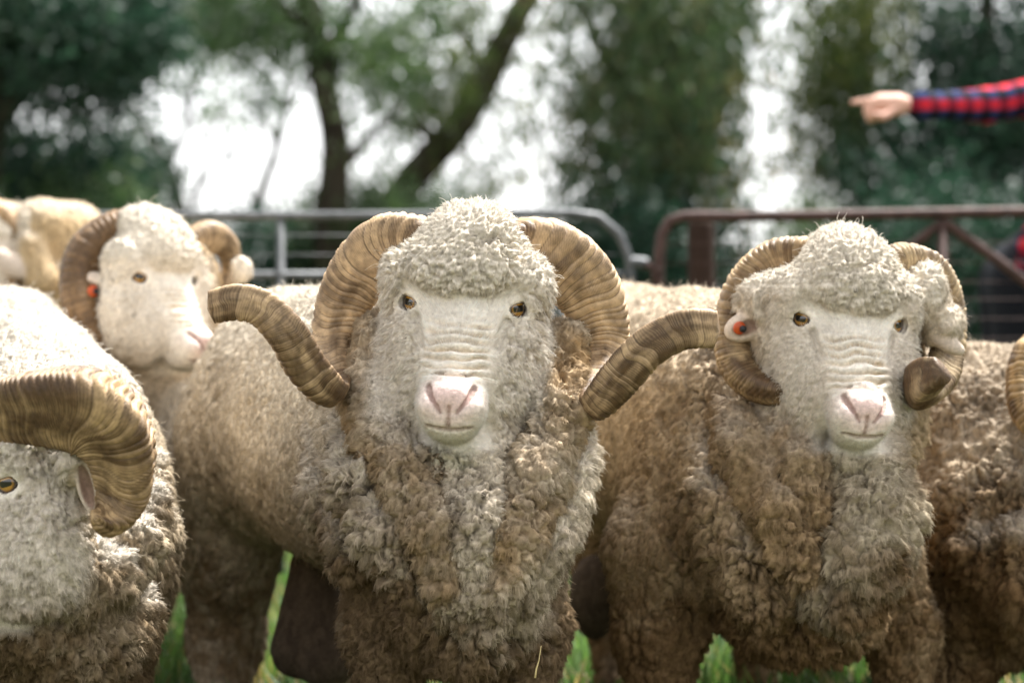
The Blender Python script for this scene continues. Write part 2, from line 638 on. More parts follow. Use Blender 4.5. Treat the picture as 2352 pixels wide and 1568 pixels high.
def blades(n, x0, x1, y0, y1, hmin, hmax, w, name, label):
    x = rng.uniform(x0, x1, n); y = rng.uniform(y0, y1, n)
    base = np.stack([x, y, np.zeros(n)], 1)
    cl = fbm(base * 2.2, 3, 31)
    h = rng.uniform(hmin, hmax, n) * (1 + 0.8 * cl)
    a = rng.uniform(0, 2 * np.pi, n)
    lean = rng.uniform(0.2, 0.9, n) * h
    d = np.stack([np.cos(a), np.sin(a), np.zeros(n)], 1)
    sd_ = np.stack([-np.sin(a), np.cos(a), np.zeros(n)], 1) * (w * rng.uniform(.6, 1.4, n))[:, None]
    up = np.array([0, 0, 1.0])
    p1 = base + up * (h * .6)[:, None] + d * (lean * .3)[:, None]
    p2 = base + up * h[:, None] * .95 + d * lean[:, None]
    V = np.stack([base - sd_, base + sd_, p1 - sd_ * .8, p1 + sd_ * .8, p2], 1).reshape(-1, 3)
    o = np.arange(n) * 5
    Q = np.stack([o, o + 1, o + 3, o + 2], 1)
    T = np.stack([o + 2, o + 3, o + 4], 1)
    t = np.clip(.5 + .9 * cl + rng.normal(0, .25, n), 0, 1)
    c = lerp3(np.array([[0.022, 0.055, 0.014]]), np.array([[0.10, 0.17, 0.05]]), t)
    dry = rng.random(n) < .14
    c[dry] = np.array([.26, .20, .09]) * rng.uniform(.6, 1.2, (int(dry.sum()), 1))
    col = np.repeat(c, 5, axis=0)
    o_ = mesh(name, V, [Q, T], M['grass'], col=col, smooth=False)
    return tag(o_, label, 'grass', kind='stuff')


blades(90000, -3.2, 3.2, 4.2, 10.5, 0.05, 0.13, 0.004, 'grass', 'bright green pasture grass around the legs of the rams')

# ------------------------------------------------------------------ the ram's head, in a frame whose origin lies between the eyes
# +x picture right when it faces the camera, -y out of the face, +z up
def head_prims(topknot=1.0, jowl=1.0):
    L = []
    L.append(el((0, .075, .015), (.085, .095, .085), .02))
    L.append(rc((0, .030, -.010), (0, -.052, -.125), .064, .044, .02))          # bridge of the nose
    for s in (-1, 1):
        L.append(rc((s * .035, .03, .005), (s * .022, -.05, -.11), .038, .024, .02))
    L.append(el((0, -.080, -.146), (.0445, .046, .049), .02))                    # muzzle
    for s in (-1, 1):
        L.append(el((s * .021, -.088, -.153), (.0265, .036, .034), .018))
    L.append(el((0, -.060, -.178), (.036, .042, .026), .014))                   # chin
    for s in (-1, 1):
        L.append(el((s * .070, .060, -.075), (.056, .080 * jowl, .110), .03, tag='cheek'))   # woolly cheeks
        L.append(el((s * .052, .020, -.125), (.040, .060, .075), .03, tag='cheek'))
        L.append(el((s * .096 * topknot, .048, .030), (.032, .055, .050), .02, tag='tuft'))
    L.append(el((0, .040, .052), (.102 * topknot, .085, .058), .016, tag='tuft'))
    L.append(el((0, .040, .090), (.074 * topknot, .070, .056), .03, tag='tuft'))
    L.append(el((0, .020, .055), (.080, .066, .052), .014, tag='tuft'))
    L.append(el((.004, .085, .118), (.060, .060, .040), .02, tag='tuft'))
    # sockets, lids
    for s in (-1, 1):
        c = np.array([s * .0690, .020, .000]); g = np.array([s * .66, -.75, -.03]); g /= np.linalg.norm(g)
        up = np.array([s * -.28, -.1, 1.0]); up -= g * (up @ g); up /= np.linalg.norm(up)
        w = np.cross(up, g)
        L.append(el(c + g * .001, (.0255, .0255, .0255), .012))
        L.append(el(c + g * .010, (.0228, .0228, .0228), .003, op='-'))
        pts = [c + g * (.0200 - .006 * abs(math.cos(a))) + w * .0222 * math.cos(a) + up * .0146 * math.sin(a) for a in np.linspace(-.15, math.pi + .15, 7)]
        L += chain(pts, [.0042, .0050, .0060, .0064, .0060, .0050, .0042], .004, 'lid')
        pts = [c + g * (.0195 - .006 * abs(math.cos(a))) + w * .0222 * math.cos(a) - up * .0172 * math.sin(a) for a in np.linspace(0, math.pi, 7)]
        L += chain(pts, [.0035] * 7, .004, 'lid')
        # tear furrow under the inner corner
        L.append(rc((s * .066, -.012, -.022), (s * .058, -.035, -.060), .004, .003, .012, op='-'))
    # nose pad, nostrils, philtrum, mouth
    L.append(el((0, -.113, -.134), (.027, .020, .020), .010))
    for s in (-1, 1):
        L.append(el((s * .029, -.108, -.150), (.016, .018, .014), .012))
    L += chain([(x_, -.094 + 12 * x_ * x_, -.1085 + 6 * x_ * x_) for x_ in np.linspace(-.028, .028, 7)], [.0015, .0025, .003, .003, .003, .0025, .0015], .008, None, '-')
    base = list(L)

    def on(x, z, inset=0.0):
        """the point of the muzzle's front surface above (x, z)"""
        ys = np.linspace(-.16, -.02, 281)
        dd = sdf(base, np.stack([np.full(281, x), ys, np.full(281, z)], 1).astype(np.float32))
        k = int(np.argmax(dd < 0))
        return np.array([x, ys[k] + inset, z])
    for s in (-1, 1):
        L += chain([on(s * .0345, -.1200, .002), on(s * .0315, -.1285, .002), on(s * .0250, -.1400, .0015), on(s * .0175, -.1500, .001), on(s * .0115, -.1590, .001)],
                   [.0048, .0046, .0030, .0020, .0014], .0035, 'nostril', '-')
    L += chain([on(0, z_, .0) for z_ in (-.150, -.160, -.170, -.180)], [.0022] * 4, .004, 'lip', '-')
    L += chain([on(x_, -.1835 + 5 * x_ * x_, .001) for x_ in np.linspace(-.033, .033, 9)], [.002] + [.0030] * 7 + [.002], .004, 'lip', '-')
    return L


def eye_pos(s):
    c = np.array([s * .0690, .020, .000]); g = np.array([s * .66, -.75, -.03]); g /= np.linalg.norm(g)
    return c + g * .0002, g


def rot_head(yaw_left, roll_cw, pitch=0):
    """yaw_left turns the face to picture left, roll_cw tips it clockwise in the picture, pitch raises the muzzle"""
    return roty(math.radians(roll_cw)) @ rotz(-math.radians(yaw_left)) @ rotx(math.radians(-pitch))


def horn(name, pts, parent, out0, seed=0, rib=0.009, n=420, seg=44, flat=0.75, amp=1.0, tint=(0.40, 0.275, 0.155), dark=0.0, keel=1.0, bands=((0, 0), (1, 0))):
    """pts rows: u, v, Y, half width in photo px; swept, ribbed, roughly triangular section"""
    rows = np.array([list(P(u, v, Y)) + [r * Y * K] for u, v, Y, r in pts])
    c, s = catmull(rows, n)
    pos, rad = c[:, :3], c[:, 3]
    t = np.gradient(pos, axis=0); t /= np.linalg.norm(t, axis=1)[:, None]
    o = np.asarray(out0, float)
    O, S = [], []
    for i in range(n):
        o = o - t[i] * (o @ t[i]); o /= np.linalg.norm(o)
        O.append(o); S.append(np.cross(t[i], o))
    O, S = np.array(O), np.array(S)
    ang = np.arange(seg) * 2 * np.pi / seg
    ca, sa = np.cos(ang), np.sin(ang)
    rr = np.random.default_rng(seed)
    # irregular growth ribs
    steps = rib * np.exp(rr.normal(0, .38, 400))
    bounds = np.concatenate([[0], np.cumsum(steps)])
    k = np.searchsorted(bounds, s, 'right') - 1
    A = np.zeros((n, seg)); G = np.zeros((n, seg)); 
    S2 = s[:, None] + 0.006 * np.cos(ang * 2 + .4)[None] + 0.004 * np.sin(ang * 3 + seed)[None]
    pp = np.stack([np.cos(ang)[None] * 1.3 + 0 * S2, np.sin(ang)[None] * 1.3 + 0 * S2, S2 * 40], -1).reshape(-1, 3)
    S2 = S2 + 0.0045 * vnoise(pp, seed + 3).reshape(n, seg)
    S2 = np.maximum(S2, 0)
    kk = np.clip(np.searchsorted(bounds, S2.ravel(), 'right') - 1, 0, 399).reshape(n, seg)
    fr = (S2 - bounds[kk]) / steps[kk]
    ridge = np.sin(np.pi * np.clip(fr, 0, 1)) ** 0.6                 # rounded rib, sharp groove
    hh = (hash3(kk, kk * 0 + seed, kk * 0) / 4294967295.0)
    fine = np.sin(2 * np.pi * S2 / .0031 + 3 * hh) * .5
    edge = 0.42 + 0.58 * sst(.25, .65, ca)                            # ribs are strongest on the flat outer face
    fade = np.interp(s / s[-1], [0, .55, 1], [1, .75, .35])
    disp = amp * fade[:, None] * (0.0062 * edge[None] * (ridge - .6) * (.6 + .8 * hh) + 0.00035 * fine)
    pl = np.stack([ca[None] * 2.2 + 0 * S2, sa[None] * 2.2 + 0 * S2, S2 * 9], -1).reshape(-1, 3)
    disp += 0.05 * rad[:, None] * fbm(pl, 3, seed + 9).reshape(n, seg)
    # rounded triangle with a ridge line near the outer front edge
    sec = 1 - keel * (0.125 * np.cos(3 * ang) - 0.03 * np.cos(6 * ang))
    R = rad[:, None] * sec[None] + disp
    V = pos[:, None, :] + (R * ca[None])[..., None] * O[:, None, :] + (R * sa[None] * flat)[..., None] * S[:, None, :]
    V = V.reshape(-1, 3)
    i0 = np.arange(n - 1)[:, None] * seg; j0 = np.arange(seg)[None]; j1 = (j0 + 1) % seg
    Q = np.stack([i0 + j0, i0 + j1, i0 + seg + j1, i0 + seg + j0], -1).reshape(-1, 4)
    nV = len(V)
    tip = pos[-1] + t[-1] * rad[-1] * .30
    V = np.vstack([V, tip[None]])
    jj = np.arange(seg)
    T = np.stack([(n - 1) * seg + jj, (n - 1) * seg + (jj + 1) % seg, np.full(seg, nV)], 1)
    base = np.array(tint)
    streak = fbm(np.stack([ca[None] * 2.2 + 0 * S2, sa[None] * 2.2 + 0 * S2, S2 * 20], -1).reshape(-1, 3), 4, seed + 21).reshape(n, seg)
    lon = fbm(np.stack([ca[None] * 14 + 0 * S2, sa[None] * 14 + 0 * S2, S2 * 5], -1).reshape(-1, 3), 2, seed + 41).reshape(n, seg)
    w = np.clip(.55 + .75 * streak + (hh - .5) * .55 + .26 * fine - dark - np.interp(s / s[-1], [b_[0] for b_ in bands], [b_[1] for b_ in bands])[:, None], 0, 1)
    col = lerp3(np.array([[0.085, 0.047, 0.020]]), base[None] * 1.25, w.ravel())
    groove = (sst(0.50, 0.05, ridge) * (.35 + .65 * sst(-.4, .3, streak))).ravel() * .8
    col = lerp3(col, np.array([[0.035, 0.020, 0.010]]), groove)
    col = np.vstack([col, col[-1:]])
    return mesh(name, V, [Q, T], M['horn'], parent, col)


def vnormals(V, Q):
    fn = np.cross(V[Q[:, 2]] - V[Q[:, 0]], V[Q[:, 3]] - V[Q[:, 1]])
    N = np.stack([np.bincount(Q.ravel(), np.repeat(fn[:, k], 4), len(V)) for k in range(3)], 1)
    return N / (np.linalg.norm(N, axis=1)[:, None] + 1e-12)


def strands(name, parent, V, Q, N, Nd, Vd, col, dens, length, rad, clump, q, flow, fluff, seed, pts=5):
    """wool as real fibres: one hair-curve object. dens per vertex (fibres per m2)"""
    r = np.random.default_rng(seed)
    a, b, c, d = [Vd[Q[:, i]] for i in range(4)]
    area = 0.5 * np.linalg.norm(np.cross(c - a, d - b), axis=1)
    ex = area * dens[Q].mean(1)
    cnt = np.floor(ex + r.random(len(ex))).astype(int)
    fi = np.repeat(np.arange(len(Q)), cnt)
    if not len(fi): return None
    u, v = r.random(len(fi)), r.random(len(fi))
    w = np.stack([(1 - u) * (1 - v), u * (1 - v), u * v, (1 - u) * v], 1)
    def at(X):
        x = X[Q[fi]]
        return (x * (w[..., None] if x.ndim == 3 else w)).sum(1)
    p, nn, L, cl = at(Vd), at(N), at(length), at(clump)
    nn /= np.linalg.norm(nn, axis=1)[:, None] + 1e-9
    near = Q[fi, np.argmax(w, 1)]
    qq = q[near] - p
    qq -= nn * np.einsum('ij,ij->i', qq, nn)[:, None]
    ql = np.linalg.norm(qq, axis=1)[:, None]
    qq *= np.minimum(1, 0.012 / (ql + 1e-9))
    fl = at(flow)
    co = at(col) * np.exp(r.normal(0, .13, len(fi)))[:, None]
    n = len(fi)
    L = L * np.exp(r.normal(0, .25, n))
    fly = r.random(n) < .10
    whisk = (r.random(n) < .004) & (L < .006)
    L = np.where(whisk, L * 5, np.where(fly, L * 1.6, L))
    rd = r.normal(0, 1, (n, 3)); rd -= nn * np.einsum('ij,ij->i', rd, nn)[:, None]
    fz = at(fluff)
    ph = r.uniform(0, 6.28, n); e1 = np.cross(nn, rd); e1 /= np.linalg.norm(e1, axis=1)[:, None] + 1e-9
    e2 = np.cross(nn, e1)
    out = np.zeros((n, pts, 3), np.float32)
    for k in range(pts):
        t = k / (pts - 1)
        out[:, k] = p - nn * 0.0015 + nn * (L * t * (1 - .25 * t))[:, None] + qq * (cl * t ** 1.3)[:, None] \
            + fl * (L * t ** 1.6)[:, None] + rd * (L * fz * .35 * t)[:, None] \
            + (e1 * np.cos(ph + 5 * t)[:, None] + e2 * np.sin(ph + 5 * t)[:, None]) * (L * fz * .14 * t)[:, None]
    cu = bpy.data.hair_curves.new(name)
    cu.add_curves([pts] * n)
    cu.points.foreach_set('position', out.reshape(-1).astype(np.float32))
    ra = cu.attributes.get('radius') or cu.attributes.new('radius', 'FLOAT', 'POINT')
    rr = (at(rad) * np.where(fly, .5, 1))[:, None] * np.linspace(1, .35, pts)[None]
    ra.data.foreach_set('value', rr.ravel().astype(np.float32))
    ca = cu.attributes.new('Col', 'FLOAT_COLOR', 'CURVE')
    c4 = np.ones((n, 4), np.float32); c4[:, :3] = np.clip(co, 0, .95)
    ca.data.foreach_set('color', c4.ravel())
    nv = cu.attributes.new('nrm', 'FLOAT_VECTOR', 'CURVE')
    nd = at(Nd); nd /= np.linalg.norm(nd, axis=1)[:, None] + 1e-9
    nv.data.foreach_set('vector', nd.ravel().astype(np.float32))
    cu.materials.append(M['fleece'])
    return link(name, cu, parent)


def ram(label, prims, heads, h, wool, dirt_shade, seed, fibre=1.0, cell=0.0125, foot=(0, 0), eyes=True, light_top=0.35, amp=1.0, topknot=1.0, chest=None, jowl=1.0):
    """heads: (R, t, s) of the head frame. prims: body primitives in world space."""
    R, t, s = heads
    root = empty('ram', (foot[0], foot[1], 0))
    tag(root, label, 'ram', 'horned rams standing in the paddock')
    hp = [xform(p, R, t, s) for p in head_prims(topknot, jowl)]
    allp = [p for p in prims if p['op'] == '+'] + [p for p in hp] + [p for p in prims if p['op'] == '-']
    late = [p for p in allp if p['tag'] == 'late']
    allp = [p for p in allp if p['tag'] != 'late'] + late
    V, Q, N = nets(allp, h)
    n = len(V)
    # masks
    def tagw(name, soft=0.012):
        d = np.full(n, 1.0, np.float32)
        for p in allp:
            if p['tag'] == name: d = np.minimum(d, prim_d(p, V))
        return sst(soft, 0.0, d)
    HL = ((V - t) @ R / s)
    x, y, z = HL[:, 0], HL[:, 1], HL[:, 2]
    ax = np.abs(x)
    wob = 0.006 * fbm(HL * 60, 2, seed + 2)
    inhead = ((ax < .17) & (y < .12) & (y > -.2) & (z > -.24) & (z < .2)).astype(np.float32)
    ztop = 0.010 + 0.020 * sst(.045, .08, ax) + wob
    half = np.interp(z, [-.21, -.13, -.09, -.05, 0, .03], [.058, .055, .050, .058, .078, .090])
    face = sst(.010, -.004, z - ztop) * sst(.022, -.014, ax - half + wob) * sst(.055, .03, y) * sst(-.225, -.205, z) * inhead
    for sgn in (-1, 1):
        ec, _ = eye_pos(sgn)
        face = np.maximum(face, sst(.044, .029, np.linalg.norm((HL - ec) * np.array([1, 1, 1.1]), axis=1)))
    cheek = sst(.02, -.015, z - ztop) * sst(.146, .120, ax + wob) * sst(.125, .075, y + 2 * wob) * sst(-.225, -.12, z + 4 * wob) * inhead * (1 - face)
    crown = sst(-.005, .02, z - ztop) * inhead * (ax < .16)
    scro = tagw('scrotum', .02)
    bare = np.maximum.reduce([.7 * scro, tagw('ear', .01)])
    leg = tagw('leg', .02)
    wl = (1 - face) * (1 - bare)
    # displacement: staples of wool over soft lumps
    Vn = np.stack([vnoise(V * 55, seed), vnoise(V * 55, seed + 1), vnoise(V * 55, seed + 2)], 1)
    st = np.array([1.1, 1.1, .52])
    W = (V + Vn * .004) * st
    f1, f2, qf, hid = worley(W / cell, seed)
    f1c, f2c, qfc, hidc = worley((V + Vn * .003) / (cell * .74), seed + 3)
    cm = (crown + cheek) > .5
    f1 = np.where(cm, f1c, f1); f2 = np.where(cm, f2c, f2); hid = np.where(cm, hidc, hid)
    q3 = np.where(cm[:, None], qfc * cell * .74, qf * cell / st)
    dome = np.sqrt(np.clip(1 - (f1 / .95) ** 2, 0, 1))
    crack = sst(.16, 0.0, f2 - f1)
    g1, g2, _, _ = worley((V + Vn * .012) * np.array([1, 1, .38]) / (cell * 3.3), seed + 8)
    big = sst(.12, 0, g2 - g1)                                       # deeper breaks between tufts
    lump = fbm(V * np.array([22, 22, 14]), 3, seed + 4)
    lumps = fbm(V * 75, 2, seed + 6)
    rough = np.clip(.55 + 1.1 * fbm(V * 7, 2, seed + 5) + .35 * sst(.85, .45, V[:, 2]), .2, 1.2)   # flanks lie smoother than the chest
    cdist = np.linalg.norm((V - chest) * np.array([1, .8, .8]), axis=1) if chest is not None else np.full(n, .6)
    near = np.maximum(sst(.46, .20, cdist), np.maximum(crown, cheek))
    rough = rough * (.42 + .58 * near)
    dsp = wl * amp * (cell * ((.46 + .26 * crown) * dome * rough * (.55 + .8 * hid) - .46 * crack * rough) + .007 * lump * (1 - .5 * crown) + .0022 * lumps - .016 * big * rough * (1 - .35 * crown) * np.clip(.7 + 1.2 * fbm(V * 9, 2, seed + 30), .1, 1.3) + .0022 * (1 - near) * vnoise(V * np.array([85, 85, 11]), seed + 31))
    body_near = near * (1 - crown) * (1 - cheek) * wl
    dsp += body_near * .011 * (.5 - np.abs(vnoise((V + Vn * .01) * np.array([24, 24, 5]), seed + 33))) * 2
    dsp *= 1 - .30 * cheek
    dsp *= 1 - .35 * leg
    # wrinkles of skin across the nose
    wr = np.sin(z * 2 * np.pi / .0128 + 3.6 * fbm(HL * np.array([26, 20, 34]), 2, seed + 7) + 14 * ax + 9 * x)
    zone = sst(-.118, -.100, z) * sst(-.012, -.035, z) * sst(.060, .035, ax) * face * (.5 + .8 * np.clip(.5 + fbm(HL * 24, 2, seed + 12), 0, 1))
    dsp += zone * .0038 * wr * s + face * .0010 * fbm(HL * 220, 2, seed)
    Vd = V + N * dsp[:, None].astype(np.float32)
    # colour
    wool = np.array(wool); dirt_shade = np.array(dirt_shade)
    dn = .02 + (.4 + .4 * near) * fbm(V * 5, 3, seed + 11) + .85 * sst(.66, .24, V[:, 2]) + .22 * near * (1 - cheek)  # dirt, plus shade low on the body put into the wool colour
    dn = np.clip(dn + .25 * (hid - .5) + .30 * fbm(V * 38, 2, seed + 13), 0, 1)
    col = lerp3(wool[None], dirt_shade[None], dn.astype(np.float64))
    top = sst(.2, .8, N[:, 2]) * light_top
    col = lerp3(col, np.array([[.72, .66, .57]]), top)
    col *= (1 - np.clip(.40 * sst(.12, 0, f2 - f1) + .35 * big * rough, 0, .6) * wl)[:, None]              # crevice shade painted into the gaps between staples
    hd = np.array([[.72, .64, .52]])
    col = lerp3(col, hd * (1 - .22 * np.clip(fbm(V * 60, 2, seed + 15), 0, 1))[:, None], np.clip(crown * .85, 0, 1))
    col = lerp3(col, np.array([[.78, .70, .595]]) * (1 - .32 * np.clip(fbm(V * 45, 3, seed + 16), 0, 1))[:, None], np.clip(cheek, 0, 1) * .9)
    fc = lerp3(np.array([[.84, .765, .665]]), np.array([[.60, .46, .29]]), zone * sst(.2, -1, wr) * .8)
    fc = fc * (1 + .16 * fbm(HL * 55, 3, seed + 25) + .10 * fbm(HL * 190, 2, seed + 26))[:, None]
    col = lerp3(col, fc, face)
    pk = sst(1.25, .65, np.sqrt((x / .046) ** 2 + ((z + .143) / .040) ** 2)) * sst(-.06, -.085, y) * inhead
    col = lerp3(col, np.array([[.80, .63, .57]]), pk * .85)
    padd = sst(1.1, .7, np.sqrt((x / .030) ** 2 + ((z + .135) / .024) ** 2)) * sst(-.08, -.1, y) * inhead
    col = lerp3(col, np.array([[.73, .51, .465]]), padd * .6)
    col = lerp3(col, np.array([[.15, .06, .04]]), tagw('nostril', .0024) * .62)
    col = lerp3(col, np.array([[.28, .17, .13]]), tagw('lip', .0022) * .7)
    grn = sst(-.186, -.2, z) * sst(.05, .02, ax) * inhead * (y < -.02)
    col = lerp3(col, np.array([[.42, .46, .30]]), grn * .25)           # grass stain on the chin
    lid = np.zeros(n); near_eye = np.zeros(n)
    for sgn in (-1, 1):
        ec, _ = eye_pos(sgn)
        de = np.linalg.norm(HL - ec, axis=1)
        lid = np.maximum(lid, sst(.0258, .0238, de))
        near_eye = np.maximum(near_eye, sst(.036, .028, de))
    col = lerp3(col, np.array([[.13, .085, .065]]), lid * .9)
    beard = tagw('beard', .02) * (1 - face) * (1 - cheek)
    col = lerp3(col, np.array([[.50, .43, .315]]) * (.8 + .35 * hid)[:, None], beard * np.clip(.42 + .9 * fbm(V * 14, 2, seed + 23), 0, .8))
    tuft = tagw('tuft', .012) * (1 - face) * (1 - cheek)
    col = lerp3(col, np.array([[.70, .63, .53]]) * (.80 + .32 * hid)[:, None], tuft * .6)
    stain_shade = tagw('collar', .012) * (1 - face) * (1 - cheek)
    col = lerp3(col, np.array([[.30, .205, .11]]) * (.8 + .5 * hid)[:, None], stain_shade * np.clip(.55 + .8 * fbm(V * 12, 2, seed + 19), 0, 1))  # brown stain on the folds; on the back-left ram also painted neck shadow
    speck = ((hid > .975) & (vnoise(V * 9, seed + 20) > -.1)).astype(float) * wl * sst(.45, .2, f1)
    col = lerp3(col, np.array([[.035, .028, .02]]), speck * .85)
    col = lerp3(col, np.array([[.26, .17, .13]]), tagw('late', .003) * tagw('ear', .012) * .9)
    earw = tagw('ear', .008) * (1 - tagw('late', .003))
    col = lerp3(col, np.array([[.60, .50, .41]]), earw)
    col = lerp3(col, np.array([[.075, .055, .040]]) * (.8 + .5 * hid)[:, None], scro)
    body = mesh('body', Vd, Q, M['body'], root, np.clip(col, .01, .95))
    # wool fibres where a viewer near the camera can see them
    view = Vd - np.array([0, 0, CAM_Z], np.float32)
    dist = np.linalg.norm(view, axis=1)
    facing = -np.einsum('ij,ij->i', N, view) / dist
    uu = np.abs(view[:, 0] / (view[:, 1] * K)) ; vv = np.abs(view[:, 2] / (view[:, 1] * K))
    vis = (facing > -.45) & (uu < 1420) & (vv < 1000) & (Vd[:, 1] > 2)
    dens = 170000.0 * fibre * np.where(facing > .55, 1, 1.5)
    dens = dens * (wl * (1 + .5 * crown) * (1 - .6 * bare) + face * 1.3 * (1 - lid) * (1 - .75 * padd))
    dens = dens * (1 - wl * np.clip(.75 * sst(.14, .03, f2 - f1) * rough + .8 * big * rough, 0, .9))
    dens = np.where(vis, dens * (1 - .8 * near_eye), 0)
    length = (.0048 + .0036 * near) * wl * (1 + .1 * cheek) * (1 - .30 * crown) * (1 + .25 * beard) + .0052 * face
    length = length * (1 - .45 * near_eye) * (1 - .55 * pk) * (1 - .5 * bare)
    rad = (.00048 * wl + .00026 * face) / math.sqrt(max(fibre, .25))
    clump = .66 * wl * (1 - .5 * cheek)
    flow = np.zeros((n, 3)); flow[:, 2] = -.38
    ff = np.stack([np.sign(x) * .55 * sst(0, .03, ax), np.full(n, .1), np.where(z > -.07, .75, -.35)], 1) @ R.T
    flow = flow * wl[:, None] + ff * face[:, None] * 1.2
    flow -= N * np.einsum('ij,ij->i', flow, N)[:, None]
    lm = np.where(face > .5, .45, 1.0)
    Nf = N * (1 - .5 * face)[:, None]
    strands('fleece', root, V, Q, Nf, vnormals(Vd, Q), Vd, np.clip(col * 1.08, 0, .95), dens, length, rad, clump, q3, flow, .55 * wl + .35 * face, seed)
    if eyes:
        for sgn in (-1, 1):
            ec, g = eye_pos(sgn)
            wc = R @ ec * s + t; wg = R @ g
            me = bpy.data.meshes.new('eye')
            import bmesh
            bm = bmesh.new()
            bmesh.ops.create_uvsphere(bm, u_segments=32, v_segments=24, radius=.0226 * s)
            bm.to_mesh(me); bm.free()
            for p_ in me.polygons: p_.use_smooth = True
            me.materials.append(M['eye'])
            o = bpy.data.objects.new('eye', me); C.objects.link(o)
            up = Vector(R @ np.array([-.25 * sgn, 0, 1]))
            yv = -Vector(wg); xv = yv.cross(up).normalized(); zv = xv.cross(yv)
            mw = Matrix.Translation(Vector(wc)) @ Matrix((xv, yv, zv)).transposed().to_4x4()
            o.parent = root
            o.matrix_parent_inverse = Matrix.Translation(-Vector(root.location))
            o.matrix_basis = mw
    return root


def Rax(d):
    """ellipsoid frame whose local y lies along the horizontal direction d"""
    a = math.atan2(-d[0], d[1])
    return rotz(a)


def ear_tag(parent, c, nrm, r):
    c = np.asarray(c, float); nrm = np.asarray(nrm, float) / np.linalg.norm(nrm)
    mb = MB()
    mb.tube([c - nrm * .002, c - nrm * .0005, c + nrm * .002, c + nrm * .0035], [r * .9, r, r, r * .82], 24)
    o = mb.build('ear_tag', M['tag'], parent)
    off = np.array([r * .42, 0, -r * .12])
    m2 = MB(); m2.tube([c + nrm * .003 + off, c + nrm * .006 + off, c + nrm * .0085 + off], [r * .55, r * .55, r * .4], 16)
    p = m2.build('tag_pin', M['tagpin'], o)
    p.matrix_parent_inverse = Matrix.Identity(4)
    return o


# ================================================================== RAMS
RAMS = []
# ---- the ram in the middle
hA = (rot_head(4, 3.6), P(1064, 700, 3.575), 1.0)
d = np.array([-.355, .935, 0]); RA = Rax(d)
pa = [
    el((-.265, 4.2, .63), (.20, .62, .258), .08, RA),
    el((-.105, 3.86, .63), (.195, .22, .24), .08, RA),
    el((-.415, 4.60, .635), (.198, .23, .245), .08, RA),
    el(P(1036, 1110, 3.74), (.198, .17, .19), .06),
    el(P(1070, 1390, 3.66), (.115, .11, .10), .04),
]
pa += chain([P(1068, 730, 3.83), P(1050, 900, 3.76), P(1040, 1060, 3.72)], [.125, .142, .17], .05)
pa += chain([P(1065, 1060, 3.585), P(1085, 1220, 3.545), P(1095, 1340, 3.555), P(1075, 1490, 3.61)], [.072, .074, .070, .045], .03)
pa += chain([P(856, 760, 3.678), P(858, 930, 3.608), P(925, 1090, 3.523), P(985, 1210, 3.500), P(1020, 1330, 3.503)], [.032, .040, .041, .038, .030], .009, 'collar')
pa += chain([P(1288, 790, 3.678), P(1284, 950, 3.588), P(1237, 1100, 3.523), P(1190, 1240, 3.496), P(1150, 1370, 3.503)], [.032, .038, .036, .034, .028], .008, 'collar')
pa += chain([P(800, 1000, 3.70), P(822, 1110, 3.568), P(885, 1220, 3.528), P(940, 1340, 3.528)], [.03, .040, .040, .030], .012)
pa += chain([P(1308, 980, 3.72), P(1300, 1110, 3.588), P(1265, 1240, 3.543), P(1215, 1360, 3.548)], [.028, .036, .036, .030], .009)
pa += chain([P(735, 1010, 3.84), P(752, 1150, 3.70), P(815, 1280, 3.618)], [.03, .038, .032], .02)
pa += chain([P(895, 1310, 3.74), P(892, 1450, 3.75), np.array([-.192, 3.77, .03])], [.070, .052, .042], .05, 'leg')
pa += chain([P(1195, 1310, 3.76), P(1208, 1450, 3.77), np.array([.022, 3.78, .03])], [.062, .050, .042], .05, 'leg')
pa += chain([P(560, 1020, 4.66), P(525, 1290, 4.72), P(520, 1470, 4.76), np.array([-.565, 4.66, .03])], [.135, .085, .064, .04], .06, 'leg')
pa += chain([np.array([-.33, 4.70, .52]), np.array([-.32, 4.80, .28]), np.array([-.32, 4.72, .03])], [.12, .06, .04], .06, 'leg')
pa += [rc(P(712, 1300, 4.44), P(688, 1490, 4.42), .036, .054, .02, 'scrotum'), rc(P(722, 1300, 4.44), P(748, 1510, 4.40), .036, .056, .012, 'scrotum')]
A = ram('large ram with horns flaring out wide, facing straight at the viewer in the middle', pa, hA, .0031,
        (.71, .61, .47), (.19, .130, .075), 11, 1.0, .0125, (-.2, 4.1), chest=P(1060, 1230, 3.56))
DK = ((0, .05), (.35, 0), (.52, .15), (.60, .45), (.70, .30), (.85, .05), (1, .1))  # dark pigment along the horn, with underside shade painted into it
horn('horn', [(1010, 590, 3.66, 50), (955, 556, 3.66, 66), (890, 565, 3.68, 78), (832, 620, 3.71, 74), (787, 700, 3.73, 62), (760, 785, 3.72, 47),
              (760, 848, 3.66, 40), (771, 888, 3.59, 33), (765, 903, 3.53, 34), (736, 884, 3.49, 43), (695, 838, 3.46, 47), (655, 770, 3.43, 46), (600, 712, 3.42, 43), (545, 697, 3.41, 42), (487, 708, 3.41, 38)],
     A, (0, 0, 1), 3, .0115, 1000, 64, bands=DK)
horn('horn', [(1130, 600, 3.66, 50), (1195, 566, 3.66, 66), (1270, 584, 3.68, 82), (1340, 645, 3.71, 79), (1385, 735, 3.73, 61), (1398, 815, 3.72, 44),
              (1384, 872, 3.66, 40), (1364, 915, 3.59, 33), (1367, 932, 3.53, 34), (1390, 914, 3.49, 42), (1430, 868, 3.46, 47), (1488, 805, 3.43, 46), (1550, 768, 3.42, 45), (1600, 757, 3.41, 45), (1642, 760, 3.41, 42)],
     A, (0, 0, 1), 8, .0115, 1000, 64, bands=DK)

